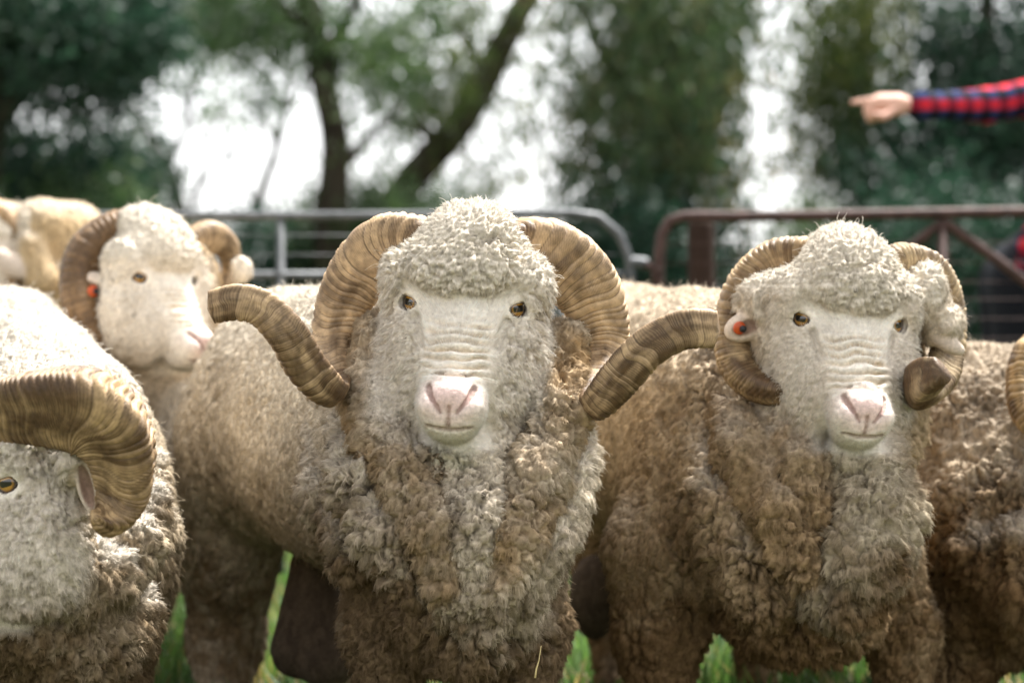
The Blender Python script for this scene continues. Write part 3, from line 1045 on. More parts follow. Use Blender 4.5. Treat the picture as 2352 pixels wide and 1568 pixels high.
# ---- the ram on the right
hB = (rot_head(-8, 3.6), P(1954, 738, 3.83), .985)
RB = Rax(np.array([-.2, 1, 0]))
pb = [
    el((.33, 4.55, .625), (.20, .62, .255), .08, RB),
    el((.405, 4.15, .575), (.21, .22, .265), .08, RB),
    el((.25, 4.98, .655), (.20, .22, .245), .08, RB),
    el(P(1740, 1180, 4.06), (.205, .16, .185), .06),
    el(P(1840, 1400, 3.98), (.125, .12, .085), .04),
]
pb += chain([P(1960, 770, 4.06), P(1915, 950, 4.02), P(1840, 1110, 4.01)], [.12, .135, .165], .05)
pb += chain([P(1975, 1070, 3.82), P(2005, 1180, 3.79), P(1985, 1270, 3.775), P(1930, 1345, 3.80)], [.062, .066, .066, .066], .022, 'beard')
pb += chain([P(1690, 930, 3.972), P(1730, 1050, 3.862), P(1790, 1180, 3.802), P(1850, 1290, 3.782)], [.04, .052, .050, .042], .009, 'collar')
pb += chain([P(1790, 960, 3.892), P(1840, 1080, 3.812), P(1880, 1190, 3.792)], [.04, .047, .042], .009, 'collar')
pb += chain([P(1620, 1000, 4.0), P(1660, 1160, 3.882), P(1720, 1290, 3.842), P(1750, 1370, 3.852)], [.04, .052, .052, .047], .012)
pb += chain([P(1515, 1270, 4.05), P(1515, 1450, 4.06), np.array([.25, 4.08, .03])], [.095, .064, .045], .05, 'leg')
pb += chain([P(2000, 1300, 4.14), P(2070, 1450, 4.16), np.array([.69, 4.16, .03])], [.09, .055, .04], .05, 'leg')
pb += chain([P(1420, 1050, 4.95), P(1400, 1300, 5.02), P(1400, 1440, 5.05), np.array([.205, 4.98, .03])], [.13, .07, .038, .034], .05, 'leg')
pb += chain([np.array([.40, 4.98, .5]), np.array([.50, 5.0, .28]), np.array([.51, 4.95, .03])], [.12, .06, .035], .05, 'leg')
pb += [el(P(1366, 1370, 4.8), (.052, .05, .085), .02, tag='scrotum')]
pb += [el(P(1768, 700, 3.90), (.052, .055, .050), .02, tag='tuft'), el(P(1790, 770, 3.89), (.04, .05, .045), .02, tag='tuft')]
pb += [el(P(1712, 750, 3.885), (.036, .020, .024), .012, roty(-.35), tag='ear'), el(P(1708, 755, 3.862), (.026, .012, .014), .006, roty(-.35), tag='late', op='-')]
pb += [el(P(2125, 680, 3.93), (.038, .05, .050), .02, tag='tuft'), el(P(2160, 742, 3.93), (.035, .042, .040), .015, tag='tuft'),
       el(P(2178, 790, 3.91), (.030, .016, .014), .008, roty(.5), tag='ear')]
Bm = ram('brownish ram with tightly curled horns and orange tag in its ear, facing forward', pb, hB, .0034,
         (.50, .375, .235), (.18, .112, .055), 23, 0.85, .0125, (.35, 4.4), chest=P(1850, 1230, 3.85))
ear_tag(Bm, P(1698, 753, 3.868), (.30, -1, -.1), .0105)
horn('horn', [(1925, 610, 3.92, 46), (1860, 592, 3.93, 50), (1785, 596, 3.94, 52), (1725, 640, 3.94, 52), (1692, 710, 3.93, 50), (1684, 790, 3.91, 48),
              (1704, 848, 3.89, 48), (1745, 884, 3.86, 43), (1788, 896, 3.84, 37), (1818, 884, 3.84, 22)],
     Bm, (0, 0, 1), 13, .0075, 420, tint=(.37, .26, .14), bands=((0, .05), (.75, 0), (.86, .5), (1, .7)))
horn('horn', [(2010, 620, 3.92, 43), (2070, 605, 3.94, 48), (2128, 620, 3.97, 48), (2165, 680, 4.0, 46), (2178, 760, 4.0, 43), (2165, 850, 3.97, 43),
              (2125, 892, 3.90, 46), (2110, 890, 3.80, 48), (2132, 868, 3.74, 43), (2160, 855, 3.71, 32)],
     Bm, (0, 0, 1), 17, .0075, 420, tint=(.35, .26, .15), dark=.1, bands=((0, 0), (.6, 0), (.8, .5), (1, .5)))

# ---- the ram behind on the left
hC = (rot_head(-55, 2), P(384, 638, 4.75), .90)
RC = Rax(np.array([-.35, 1, 0]))
pc = [
    el((-.74, 5.62, .62), (.20, .58, .255), .08, RC),
    el((-.69, 5.20, .58), (.17, .22, .265), .08, RC),
    el(P(350, 1100, 4.98), (.135, .15, .21), .06),
]
pc += chain([P(385, 660, 4.90), P(360, 850, 4.90), P(352, 1030, 4.93)], [.11, .115, .145], .05, 'collar')  # collar tone here is dirt with the neck's shadow painted in
pc += chain([P(425, 930, 4.80), P(418, 1060, 4.78), P(405, 1150, 4.82)], [.045, .05, .04], .03, 'tuft')
for lx, ly in ((-.80, 5.05), (-.60, 5.05), (-.70, 6.05), (-.9, 6.05)):
    pc += chain([(lx, ly, .42), (lx, ly + .02, .2), (lx, ly, .03)], [.085, .052, .035], .05, 'leg')
pc += [el(P(228, 662, 4.74), (.056, .020, .026), .012, roty(.55), tag='ear'), el(P(220, 672, 4.717), (.040, .015, .015), .006, roty(.55), tag='late', op='-')]
pc += [el(P(275, 600, 4.78), (.042, .05, .038), .02, tag='tuft'), el(P(555, 620, 4.9), (.022, .03, .028), .02, tag='tuft')]
Cm = ram('cream ram at the back left, face turned three quarters and an orange ear tag', pc, hC, .0046,
         (.60, .50, .38), (.36, .27, .165), 37, 0.35, .013, (-.72, 5.4), jowl=.78, topknot=.92)
ear_tag(Cm, P(214, 668, 4.718), (.5, -1, .1), .0115)
horn('horn', [(400, 560, 4.82, 46), (340, 530, 4.82, 50), (265, 535, 4.80, 55), (208, 585, 4.78, 62), (192, 655, 4.76, 59), (208, 728, 4.74, 55),
              (246, 784, 4.74, 43), (285, 790, 4.75, 32), (305, 765, 4.75, 18)],
     Cm, (0, 0, 1), 19, .011, 240, 32, tint=(.17, .10, .045), dark=.1, amp=.8)
horn('horn', [(430, 560, 4.86, 34), (478, 540, 4.92, 36), (518, 565, 4.98, 32), (528, 620, 5.02, 28), (522, 690, 5.0, 24), (525, 730, 4.95, 16)],
     Cm, (0, 0, 1), 29, .011, 240, 32, tint=(.33, .23, .13), amp=.7)

# ---- the ram cut off at the lower left
hD = (rot_head(56, -2, -4), P(-45, 1106, 3.40), 1.0)
RD = Rax(np.array([-.29, .957, 0]))
pd = [
    el((-.905, 4.40, .59), (.185, .56, .255), .08, RD),
    el((-.745, 3.98, .45), (.182, .22, .325), .08, RD),
    el((-1.02, 4.84, .655), (.165, .22, .235), .08, RD),
    el(P(165, 1230, 3.80), (.145, .17, .21), .06),
]
pd += chain([P(0, 1060, 3.64), P(70, 1190, 3.72), P(140, 1260, 3.78)], [.115, .13, .145], .05)
pd += chain([P(120, 1290, 3.44), P(190, 1330, 3.46), P(250, 1330, 3.50)], [.05, .055, .042], .018)
pd += chain([P(300, 1180, 3.62), P(290, 1260, 3.56), P(270, 1290, 3.54)], [.05, .045, .035], .018)
pd += chain([P(60, 1400, 3.50), P(160, 1440, 3.55), P(270, 1430, 3.66)], [.09, .09, .06], .03)
pd += chain([P(345, 1080, 3.86), P(362, 1220, 3.82), P(340, 1340, 3.80)], [.03, .035, .03], .02)
for lx, ly in ((-.84, 3.82), (-.66, 3.86), (-.90, 4.95), (-1.12, 4.9)):
    pd += chain([(lx, ly, .42), (lx, ly + .02, .2), (lx, ly, .03)], [.09, .055, .04], .05, 'leg')
pd += [el(P(176, 1045, 3.335), (.032, .03, .030), .010, tag='tuft'),
       el(P(206, 1110, 3.325), (.019, .018, .046), .010, roty(-.22), tag='ear'), el(P(197, 1122, 3.308), (.009, .016, .034), .006, roty(-.22), tag='late', op='-'), rc(P(150, 1080, 3.40), P(190, 1070, 3.35), .03, .022, .02)]
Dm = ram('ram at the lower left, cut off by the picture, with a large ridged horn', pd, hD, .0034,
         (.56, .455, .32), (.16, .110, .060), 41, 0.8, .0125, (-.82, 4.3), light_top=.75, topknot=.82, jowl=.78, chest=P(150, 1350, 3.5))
horn('horn', [(-128, 981, 3.42, 50), (-58, 946, 3.36, 60), (12, 931, 3.32, 71), (102, 924, 3.29, 86), (192, 930, 3.28, 97), (252, 966, 3.285, 95), (286, 1026, 3.30, 82), (294, 1091, 3.31, 67),
              (287, 1146, 3.32, 58), (260, 1186, 3.31, 48), (234, 1196, 3.29, 30), (214, 1184, 3.27, 13)],
     Dm, (-.3, 0, 1), 31, .0095, 640, 60, tint=(.36, .245, .125), dark=.16, amp=1.6, keel=1.45)

# ---- the ram at the right edge
hE = (rot_head(15, 0), P(2545, 900, 4.15), 1.0)
RE = Rax(np.array([-.15, 1, 0]))
pe = [
    el((.84, 4.85, .53), (.23, .58, .255), .08, RE),
    el((.91, 4.48, .48), (.235, .24, .285), .08, RE),
    el(P(2330, 1260, 4.32), (.21, .18, .21), .06),
]
pe += chain([P(2520, 950, 4.34), P(2440, 1120, 4.3), P(2380, 1200, 4.28)], [.13, .15, .17], .05)
pe += chain([P(2240, 1150, 4.22), P(2260, 1280, 4.16), P(2320, 1370, 4.13)], [.04, .05, .045], .018)
pe += chain([P(2350, 1270, 4.12), P(2370, 1370, 4.10), P(2380, 1440, 4.13)], [.06, .06, .05], .02)
for lx, ly in ((.79, 4.32), (1.06, 4.35), (.68, 5.3), (.92, 5.3)):
    pe += chain([(lx, ly, .40), (lx, ly + .02, .2), (lx, ly, .03)], [.105, .066, .04], .05, 'leg')
Em = ram('dark brown fleeced ram cut off by the right edge of the picture', pe, hE, .0042,
         (.37, .265, .155), (.15, .09, .042), 53, 0.6, .013, (.86, 4.7), amp=1.3, chest=P(2300, 1200, 4.15))
horn('horn', [(2470, 800, 4.2, 45), (2420, 790, 4.2, 50), (2370, 815, 4.19, 46), (2352, 880, 4.17, 42), (2362, 950, 4.14, 40), (2400, 985, 4.10, 34), (2435, 965, 4.05, 24), (2435, 930, 4.02, 12)],
     Em, (0, 0, 1), 37, .009, 260, 32, tint=(.37, .25, .12))
horn('horn', [(2590, 800, 4.2, 45), (2650, 790, 4.22, 50), (2700, 830, 4.24, 46), (2720, 900, 4.22, 42), (2700, 970, 4.18, 38), (2670, 990, 4.1, 26), (2655, 960, 4.05, 12)],
     Em, (0, 0, 1), 39, .009, 200, 28, tint=(.37, .25, .12))

# ---- the ram at the far left
hF = (rot_head(-8, 0), P(-85, 575, 5.85), 1.0)
RF = Rax(np.array([.2, 1, 0]))
pf = [
    el((-1.02, 6.45, .70), (.21, .58, .26), .08, RF),
    el((-1.12, 6.12, .70), (.20, .24, .29), .08, RF),
]
pf += chain([P(-80, 560, 6.0), P(40, 600, 6.02), P(150, 640, 6.05)], [.12, .13, .15], .05)
pf += chain([P(100, 530, 5.95), P(160, 545, 6.02), P(200, 590, 6.1)], [.08, .085, .07], .03)
pf += chain([P(70, 570, 5.88), P(95, 640, 5.87)], [.04, .04], .014)
pf += chain([P(140, 640, 5.92), P(190, 620, 5.95)], [.04, .035], .014)
for lx, ly in ((-1.3, 5.95), (-1.0, 6.0), (-.8, 6.85), (-1.05, 6.9)):
    pf += chain([(lx, ly, .45), (lx, ly + .02, .2), (lx, ly, .03)], [.10, .06, .04], .05, 'leg')
pf += [el(P(20, 605, 5.85), (.055, .022, .028), .012, roty(.6), tag='ear')]
Fm = ram('tan ram at the far left edge, only its ear, horn and creased neck in view', pf, hF, .0055,
         (.52, .38, .22), (.36, .22, .10), 61, 0.2, .014, (-1.1, 6.3))
horn('horn', [(-65, 500, 5.9, 36), (-20, 488, 5.9, 38), (14, 520, 5.9, 36), (22, 590, 5.9, 36), (10, 660, 5.88, 38), (-20, 705, 5.84, 34), (-50, 700, 5.8, 24), (-60, 670, 5.78, 12)],
     Fm, (0, 0, 1), 43, .011, 200, 28, tint=(.42, .28, .15))
horn('horn', [(-105, 500, 5.9, 36), (-160, 490, 5.92, 38), (-200, 530, 5.94, 36), (-210, 600, 5.92, 36), (-190, 670, 5.88, 34), (-160, 690, 5.82, 24), (-150, 660, 5.78, 12)],
     Fm, (0, 0, 1), 47, .011, 200, 28, tint=(.42, .28, .15))


# ================================================================== PADDOCK GATES
def bend(pts, n=40):
    return catmull(np.array(pts, float), n)[0]


def railing(name, label, mat, Y, rails, wires, group=None):
    root = empty(name, (rails[0][1][0][0], Y, 0))
    tag(root, label, 'gate', group)
    for nm, pts, r in rails:
        m = MB(); m.tube(bend(pts, 60) if len(pts) > 2 else np.array(pts, float), r, 14)
        m.build(nm, mat, root)
    m = MB()
    for w in wires: m.tube(np.array(w, float), .0016, 6)
    m.build('wire_mesh', mat, root)
    return root


YG = 6.8
g = lambda u, v: P(u, v, YG)
zb = lambda u: np.array([P(u, 0, YG)[0], YG, .12])
rails = [('frame', [zb(-560), g(-560, 700), g(-552, 560), g(-520, 510), g(-460, 494), g(0, 495), g(520, 496), g(1000, 494), g(1300, 490), g(1355, 493), g(1400, 512), g(1432, 556), g(1447, 610), g(1450, 700), zb(1450)], .0130)]
for v in (632, 770, 910, 1060):
    rails.append(('rail', [g(-555, v), g(1449, v)], .0115))
for u in (-180, 240, 645, 1050):
    rails.append(('upright', [g(u, 500), zb(u)], .011))
rails.append(('latch', [g(1446, 602), g(1468, 603), g(1486, 606)], .017))
wires = [[g(-550, v), g(1448, v)] for v in (540, 585, 680, 725)]
railing('steel_gate', 'grey galvanised pipe gate with a rounded corner behind the middle ram', M['galv'], YG, rails, wires)
rails = [('frame', [zb(1513), g(1513, 700), g(1514, 590), g(1522, 533), g(1540, 507), g(1575, 497), g(1700, 497), g(2000, 493), g(2352, 487), g(2900, 483)], .0165),
         ('upright', [g(2165, 505), zb(2165)], .014),
         ('brace', [g(2160, 512), g(1830, 800), zb(1560)], .014),
         ('brace', [g(2172, 512), g(2360, 650), g(2760, 960)], .015),
         ('rail', [zb(1513), zb(2900)], .015)]
wires = [[g(1513, v), g(2900, v - 6)] for v in (560, 605, 650, 690, 735, 780, 830)] + [[g(u, 500), zb(u)] for u in range(1700, 2860, 240)]
railing('rusty_gate', 'rusty brown pipe gate with diagonal braces behind the right ram', M['rust'], YG, rails, wires)
m = MB()
zt = P(0, 505, 7.05)[2]
xs = P(1610, 0, 7.05)[0]
m.tube(np.array([[xs, 7.05, -.1], [xs + .004, 7.05, .5], [xs, 7.05, zt - .02], [xs, 7.05, zt]]), [.046, .044, .040, .033], 18)
tag(m.build('wooden_post', M['wood']), 'dark reddish wooden post standing behind the rusty gate', 'post')
m = MB()
lk = [P(1486, 606, YG - .02), P(1500, 616, YG - .03), P(1513, 622, YG - .02)]
m.tube(np.array(lk), .010, 10)
m.tube(np.array([P(1500, 612, YG - .03), P(1502, 650, YG - .03)]), .006, 8)
tag(m.build('gate_chain', M['rust']), 'short dark chain joining the grey gate to the rusty gate', 'chain')

m = MB()
m.tube(np.array([P(1243, 1482, 3.49), P(1238, 1515, 3.485), P(1232, 1535, 3.482), P(1229, 1556, 3.48)]), [.0006, .0007, .0013, .0016], 8)
tag(m.build('straw', M['straw']), 'dry straw stalk caught in the chest wool of the middle ram', 'straw')

# ================================================================== PERSON beyond the gate
def nets_part(name, prims, h, mat, parent, colf):
    V, Q, N = nets(prims, h)
    return mesh(name, V, Q, mat, parent, colf(V, N))


M['cloth'] = attr_mat('woven_cloth', rough=0.9, spec=0.1, noise=300, amp=.12)
M['skin'] = attr_mat('human_skin', rough=0.55, spec=0.3, noise=80, amp=.06, sss=.1)
person = empty('person', (1.72, 7.35, 0))
tag(person, 'person in a red and navy checked shirt pointing with an outstretched arm', 'person')
sh = P(2500, 200, 7.34); elb = P(2265, 243, 7.22); wr = P(2098, 243, 7.10)
X0, Y0 = 1.775, 7.36
fw = np.array([-1, 0, 0.0])
q = lambda u, v, Y=7.09: P(u, v, Y)
bodyp = []
bodyp += chain([wr + np.array([.05, 0, 0]), wr + np.array([.02, 0, 0]), q(2062, 240), q(2022, 238)], [.016, .020, .030, .030], .01)
bodyp += [el(q(2045, 244), (.042, .020, .030), .015, roty(-.1))]
bodyp += chain([q(2022, 230, 7.075), q(1995, 231, 7.07), q(1974, 234, 7.07), q(1957, 236, 7.07)], [.0105, .0095, .0085, .0075], .006)
for i, (a1, a2) in enumerate(((7.072, 250), (7.09, 254), (7.11, 256))):
    bodyp += chain([q(2020, 240 + i * 3, a1), q(1990, a2, a1 - .004), q(1998, a2 + 20, a1 - .006), q(2020, a2 + 14, a1 - .004)], [.0110, .0105, .0095, .009], .005)
bodyp += chain([q(2058, 252, 7.065), q(2030, 268, 7.05), q(2008, 262, 7.05)], [.013, .0115, .009], .008)
hz = 1.79
bodyp += [el((X0 - .01, Y0, hz), (.098, .075, .115), .03), rc((X0 - .04, Y0, hz - .06), (X0 - .075, Y0, hz - .09), .05, .035, .03),
          rc((X0 + .01, Y0, hz - .08), (X0 + .03, Y0, hz - .22), .058, .062, .03),
          rc((X0 - .105, Y0, hz + .0), (X0 - .125, Y0, hz - .035), .010, .014, .01),
          el((X0 + .005, Y0 - .078, hz - .01), (.02, .01, .033), .006), el((X0 + .005, Y0 + .078, hz - .01), (.02, .01, .033), .006),
          el((X0 - .1, Y0 - .03, hz + .005), (.012, .014, .008), .008, op='-'), el((X0 - .1, Y0 + .03, hz + .005), (.012, .014, .008), .008, op='-'),
          rc((X0 - .112, Y0 - .022, hz - .065), (X0 - .112, Y0 + .022, hz - .065), .004, .004, .005, op='-')]
bodyp += chain([(X0 + .03, Y0, 1.56), (X0 - .04, Y0, 1.1), (X0 - .1, Y0, .95)], [.08, .09, .09], .06)
for sy in (-.1, .1):
    bodyp += chain([(X0 - .12, Y0 + sy, .93), (X0 - .10, Y0 + sy, .5), (X0 - .02, Y0 + sy, .06)], [.075, .05, .04], .04)
bodyp += chain([wr + np.array([.05, 0, 0]), elb, sh], [.018, .030, .04], .01)
lw = np.array([X0 + .06, Y0 - .25, 1.0])
lsh = np.array([X0 + .04, Y0 - .19, 1.53]); lel = np.array([X0 - .215, Y0 - .27, 1.06])
bodyp += chain([lsh, lel, lw, lw + np.array([.08, .02, -.03])], [.045, .036, .026, .03], .03)
for i in range(4):
    b0 = lw + np.array([.10, .035 - .02 * i, -.03])
    bodyp += chain([b0, b0 + np.array([.035, 0, -.012]), b0 + np.array([.045, 0, -.04])], [.010, .0095, .008], .005)
bodyp += chain([lw + np.array([.06, -.02, -.02]), lw + np.array([.09, -.045, -.02]), lw + np.array([.12, -.045, -.03])], [.013, .0115, .009], .006)
nets_part('body', bodyp, .0065, M['skin'], person, lambda V, N: np.tile([.62, .36, .27], (len(V), 1)))
shirt = chain([wr + np.array([.0, .002, 0]), wr + np.array([.03, .005, 0]), elb, sh], [.034, .041, .052, .066], .02)
shirt += chain([lsh, lel, lw + np.array([.02, 0, 0])], [.066, .055, .040], .04)
shirt += [el((X0 - .04, Y0, 1.28), (.15, .205, .33), .06), rc((X0 + .05, Y0 - .15, 1.51), (X0 + .05, Y0 + .15, 1.51), .07, .07, .06),
          rc((X0 - .15, Y0 - .07, .95), (X0 - .15, Y0 + .07, .95), .165, .165, .1)]


def plaid(V, N):
    ax = (sh - wr) / np.linalg.norm(sh - wr)
    arm = (V[:, 0] < X0 - .12) & (V[:, 2] > 1.40)
    s_ = np.where(arm, (V - wr) @ ax, V[:, 2])
    t_ = np.where(arm, V[:, 2] - np.interp((V - wr) @ ax, [0, .3, .6], [wr[2], elb[2], sh[2]]), V[:, 1] + V[:, 0])
    a_ = sst(-.15, .15, np.sin(2 * np.pi * s_ / .062)); b_ = sst(-.15, .15, np.sin(2 * np.pi * (t_ + .016) / .062))
    red, mid_, nav, blk = [np.array([k_]) for k_ in ((.52, .022, .035), (.20, .012, .028), (.020, .030, .085), (.008, .009, .016))]
    c = lerp3(lerp3(blk, nav, a_), lerp3(mid_, red, a_), b_)
    vest = (~arm) & (V[:, 2] > .8) & (V[:, 1] > lel[1] + .075)
    return np.where(vest[:, None], np.array([[.012, .014, .018]]), c)


nets_part('shirt', shirt, .007, M['cloth'], person, plaid)
tr = []
for sy in (-.1, .1):
    tr += chain([(X0 - .16, Y0 + sy * .9, .95), (X0 - .17, Y0 + sy, .5), (X0 - .02, Y0 + sy, .08)], [.16, .12, .08], .05)
nets_part('trousers', tr, .009, M['cloth'], person, lambda V, N: np.tile([.010, .011, .014], (len(V), 1)))
bt = []
for sy in (-.1, .1):
    bt += [el((X0 - .04, Y0 + sy, .045), (.14, .05, .05), .03), rc((X0 + .03, Y0 + sy, .05), (X0 + .03, Y0 + sy, .16), .055, .06, .03)]
nets_part('boots', bt, .009, M['cloth'], person, lambda V, N: np.tile([.05, .03, .018], (len(V), 1)))
hair = [el((X0 + .015, Y0, hz + .025), (.100, .083, .108), .02), el((X0 - .085, Y0, hz - .02), (.07, .10, .10), .02, op='-')]
nets_part('hair', hair, .007, M['cloth'], person, lambda V, N: np.tile([.05, .03, .018], (len(V), 1)))

# ================================================================== TREES AND SHRUBS
def leaves(blobs, seed, leaf_len, leaf_w, droop, cols, thin):
    """blobs: (u, v, Y, half width px, half height px, half depth m, clumps, leaves per clump, clump radius m)"""
    r = np.random.default_rng(seed)
    cs, cr, ct = [], [], []
    for (u, v, Y, ru, rv, dy, nc, nl, rad) in blobs:
        nc = max(2, int(nc * thin)); nl = nl * .45; rad = rad * .55
        c = P(u, v, Y); R3 = np.array([ru * Y * K, dy, rv * Y * K])
        dd = r.normal(0, 1, (nc, 3)); dd /= np.linalg.norm(dd, axis=1)[:, None]
        cc = c + dd * (r.random(nc) ** .42)[:, None] * R3
        sz = rad * np.exp(r.normal(0, .35, nc))
        cnt = np.maximum(3, (nl * (sz / rad) ** 2 * np.exp(r.normal(0, .3, nc)))).astype(int)
        i = np.repeat(np.arange(nc), cnt)
        off = r.normal(0, 1, (len(i), 3)) * sz[i][:, None] * np.array([.62, .62, .62 + .35 * droop])
        cs.append(cc[i] + off)
        tone = r.normal(.45, .2, nc)
        ct.append(tone[i] + r.normal(0, .14, len(i)))
    p = np.concatenate(cs); tone = np.clip(np.concatenate(ct), 0, 1)
    p = p[p[:, 2] > .03] if False else p
    n = len(p)
    d = r.normal(0, 1, (n, 3)); d[:, 2] -= 2.2 * droop
    d /= np.linalg.norm(d, axis=1)[:, None]
    w = np.cross(d, r.normal(0, 1, (n, 3))); w /= np.linalg.norm(w, axis=1)[:, None]
    L = leaf_len * np.exp(r.normal(0, .25, n))[:, None]; W = leaf_w * np.exp(r.normal(0, .25, n))[:, None]
    nn = np.cross(d, w)
    a = p - d * L / 2; b = p + d * L / 2
    m1 = p + w * W + nn * L * .06; m2 = p - w * W + nn * L * .06
    V = np.stack([a, m1, b, m2], 1).reshape(-1, 3)
    V[:, 2] = np.maximum(V[:, 2], .01)
    o = np.arange(n) * 4
    Q = np.stack([o, o + 1, o + 2, o + 3], 1)
    c0, c1, c2 = [np.array([c]) for c in cols]
    col = np.where((tone < .5)[:, None], lerp3(c0, c1, np.clip(tone * 2, 0, 1)), lerp3(c1, c2, np.clip(tone * 2 - 1, 0, 1)))
    return V, Q, np.repeat(col, 4, axis=0)


def tree(name, label, cat, stems, blobs, seed, cols, leaf_len=.085, leaf_w=.012, droop=.5, group='trees beyond the gates', thin=.42):
    b0 = stems[0][0] if stems else None
    base = P(b0[0], b0[1], b0[2]) if stems else P(blobs[0][0], 784, blobs[0][2])
    root = empty(name, (base[0], base[1], 0))
    tag(root, label, cat, group)
    if stems:
        m = MB()
        r = np.random.default_rng(seed)
        for k, st_ in enumerate(stems):
            rows = np.array([list(P(u, v, Y)) + [rd * Y * K] for u, v, Y, rd in st_])
            if k == 0: rows[0, 2] = -.1
            c, s_ = catmull(rows, 60)
            c[:, :3] += .25 * c[:, 3:4] * np.stack([vnoise(c[:, :3] * 1.6 + 9 * j, seed + j) for j in range(3)], 1)
            m.tube(c[:, :3], c[:, 3] * (1 + .12 * vnoise(c[:, :3] * 3, seed)), 16)
        m.build('trunk' if cat == 'tree' else 'stems', M['bark'], root)
    V, Q, col = leaves(blobs, seed + 1, leaf_len, leaf_w, droop, cols, thin)
    mesh('crown' if cat == 'tree' else 'foliage', V, Q, M['leaf'], root, col, smooth=False)
    return root


DARK = ((0.0086, 0.0243, 0.0157), (0.02, 0.0458, 0.0286), (0.0515, 0.0829, 0.0515))
MID = ((0.02, 0.0473, 0.0182), (0.0491, 0.0837, 0.0328), (0.1183, 0.1547, 0.0728))
OLIVE = ((0.0255, 0.0473, 0.0164), (0.0637, 0.0874, 0.0291), (0.1547, 0.1565, 0.051))
BROWN = ((0.0207, 0.0396, 0.017), (0.049, 0.0754, 0.0339), (0.1357, 0.1093, 0.0509))
GREY = ((0.0372, 0.0575, 0.0406), (0.071, 0.098, 0.071), (0.1436, 0.169, 0.1183))

tree('gum_tree', 'tall gum with a straight dark trunk behind the grey gate', 'tree',
     [[(772, 1000, 17, 52), (766, 700, 17, 46), (768, 480, 17, 38), (775, 320, 17, 34), (748, 180, 17, 32), (716, 50, 17, 28), (680, -120, 17, 24), (650, -330, 17, 16)],
      [(800, 372, 17, 14), (842, 320, 16.9, 11), (880, 282, 16.8, 8), (930, 235, 16.7, 5)],
      [(735, 130, 17, 18), (800, 40, 16.8, 13), (850, -80, 16.6, 9)],
      [(722, 80, 17, 14), (640, 10, 17.2, 10), (560, -60, 17.3, 7)]],
     [(830, 60, 17, 120, 110, 1.6, 70, 90, .26), (640, 10, 17.2, 140, 75, 1.4, 55, 80, .26), (880, 175, 16.8, 110, 80, 1.2, 60, 80, .24),
      (700, -220, 17, 380, 200, 2.2, 110, 100, .4), (960, 60, 16.8, 110, 90, 1.2, 50, 80, .25), (560, 70, 17.2, 110, 70, 1, 45, 70, .25), (480, 20, 17.4, 120, 60, 1, 60, 80, .25), (850, 270, 17, 100, 170, 1, 150, 14, .16), (640, 150, 17.3, 120, 110, 1, 80, 14, .15), (640, 60, 17.3, 100, 70, 1, 50, 80, .25)], 101, MID, thin=.36)
tree('gum_tree', 'leaning gum whose dark trunk slants up to the right above the middle ram', 'tree',
     [[(790, 1000, 18.5, 46), (838, 600, 18.5, 42), (905, 470, 18.5, 40), (960, 390, 18.5, 38), (1040, 300, 18.5, 38), (1098, 210, 18.5, 36), (1150, 100, 18.5, 33), (1210, -10, 18.5, 30), (1270, -140, 18.5, 26), (1300, -330, 18.5, 18)],
      [(1010, 335, 18.5, 14), (960, 292, 18.3, 11), (905, 280, 18.2, 8), (860, 300, 18.1, 5)],
      [(1110, 190, 18.5, 14), (1080, 110, 18.3, 10), (1030, 40, 18.2, 8)]],
     [(985, 230, 18.3, 120, 90, 1.2, 80, 85, .25), (1060, 150, 18.3, 80, 90, 1.2, 45, 80, .25), (1260, -190, 18.5, 320, 190, 2, 90, 100, .4),
      (1150, 260, 18.6, 70, 110, .8, 22, 50, .2), (1230, 120, 18.6, 60, 140, .8, 24, 50, .2), (1060, 20, 18.4, 130, 60, 1, 60, 80, .25), (1190, 210, 18.6, 90, 240, 1, 170, 14, .16), (1080, 400, 18.4, 180, 70, 1, 90, 14, .15), (1060, 395, 18.4, 60, 30, .8, 10, 50, .2)], 103, OLIVE, thin=.36)
tree('gum_tree', 'broad drooping gum with a dense dark crown right of the leaning trunk', 'tree',
     [[(1490, 1000, 15.5, 42), (1495, 600, 15.5, 36), (1500, 300, 15.5, 30), (1490, 50, 15.5, 24), (1500, -250, 15.5, 16)],
      [(1500, 320, 15.5, 18), (1580, 180, 15.2, 13), (1640, 20, 15, 9)], [(1498, 280, 15.5, 16), (1400, 140, 15.2, 12), (1330, 0, 15, 8)]],
     [(1500, 60, 15.4, 240, 170, 1.6, 230, 110, .27), (1490, 260, 15.2, 215, 150, 1.4, 200, 110, .27), (1490, 410, 15, 215, 110, 1.2, 120, 100, .25),
      (1480, -200, 15.4, 300, 150, 1.8, 90, 110, .4), (1640, 150, 15, 100, 200, 1, 70, 90, .25)], 107, BROWN, droop=1.0, thin=.40)
tree('gum_tree', 'yellowish green gum with loose hanging leaves under the pointing hand', 'tree',
     [[(1985, 1000, 17, 30), (1985, 600, 17, 26), (1975, 300, 17, 22), (1985, 50, 17, 18), (1990, -250, 17, 12)], [(1980, 250, 17, 14), (1900, 100, 16.8, 10), (1850, -30, 16.7, 7)]],
     [(1960, 60, 16.8, 150, 130, 1.4, 120, 90, .26), (1890, 220, 16.8, 90, 120, 1, 80, 90, .23), (1930, 380, 16.8, 90, 80, 1, 50, 80, .23), (1800, 200, 17, 90, 330, 1, 130, 14, .17), (1960, -180, 17, 260, 150, 1.6, 70, 100, .4), (2020, 200, 17, 90, 110, 1, 60, 80, .25)], 109, OLIVE, droop=.9, thin=.40)
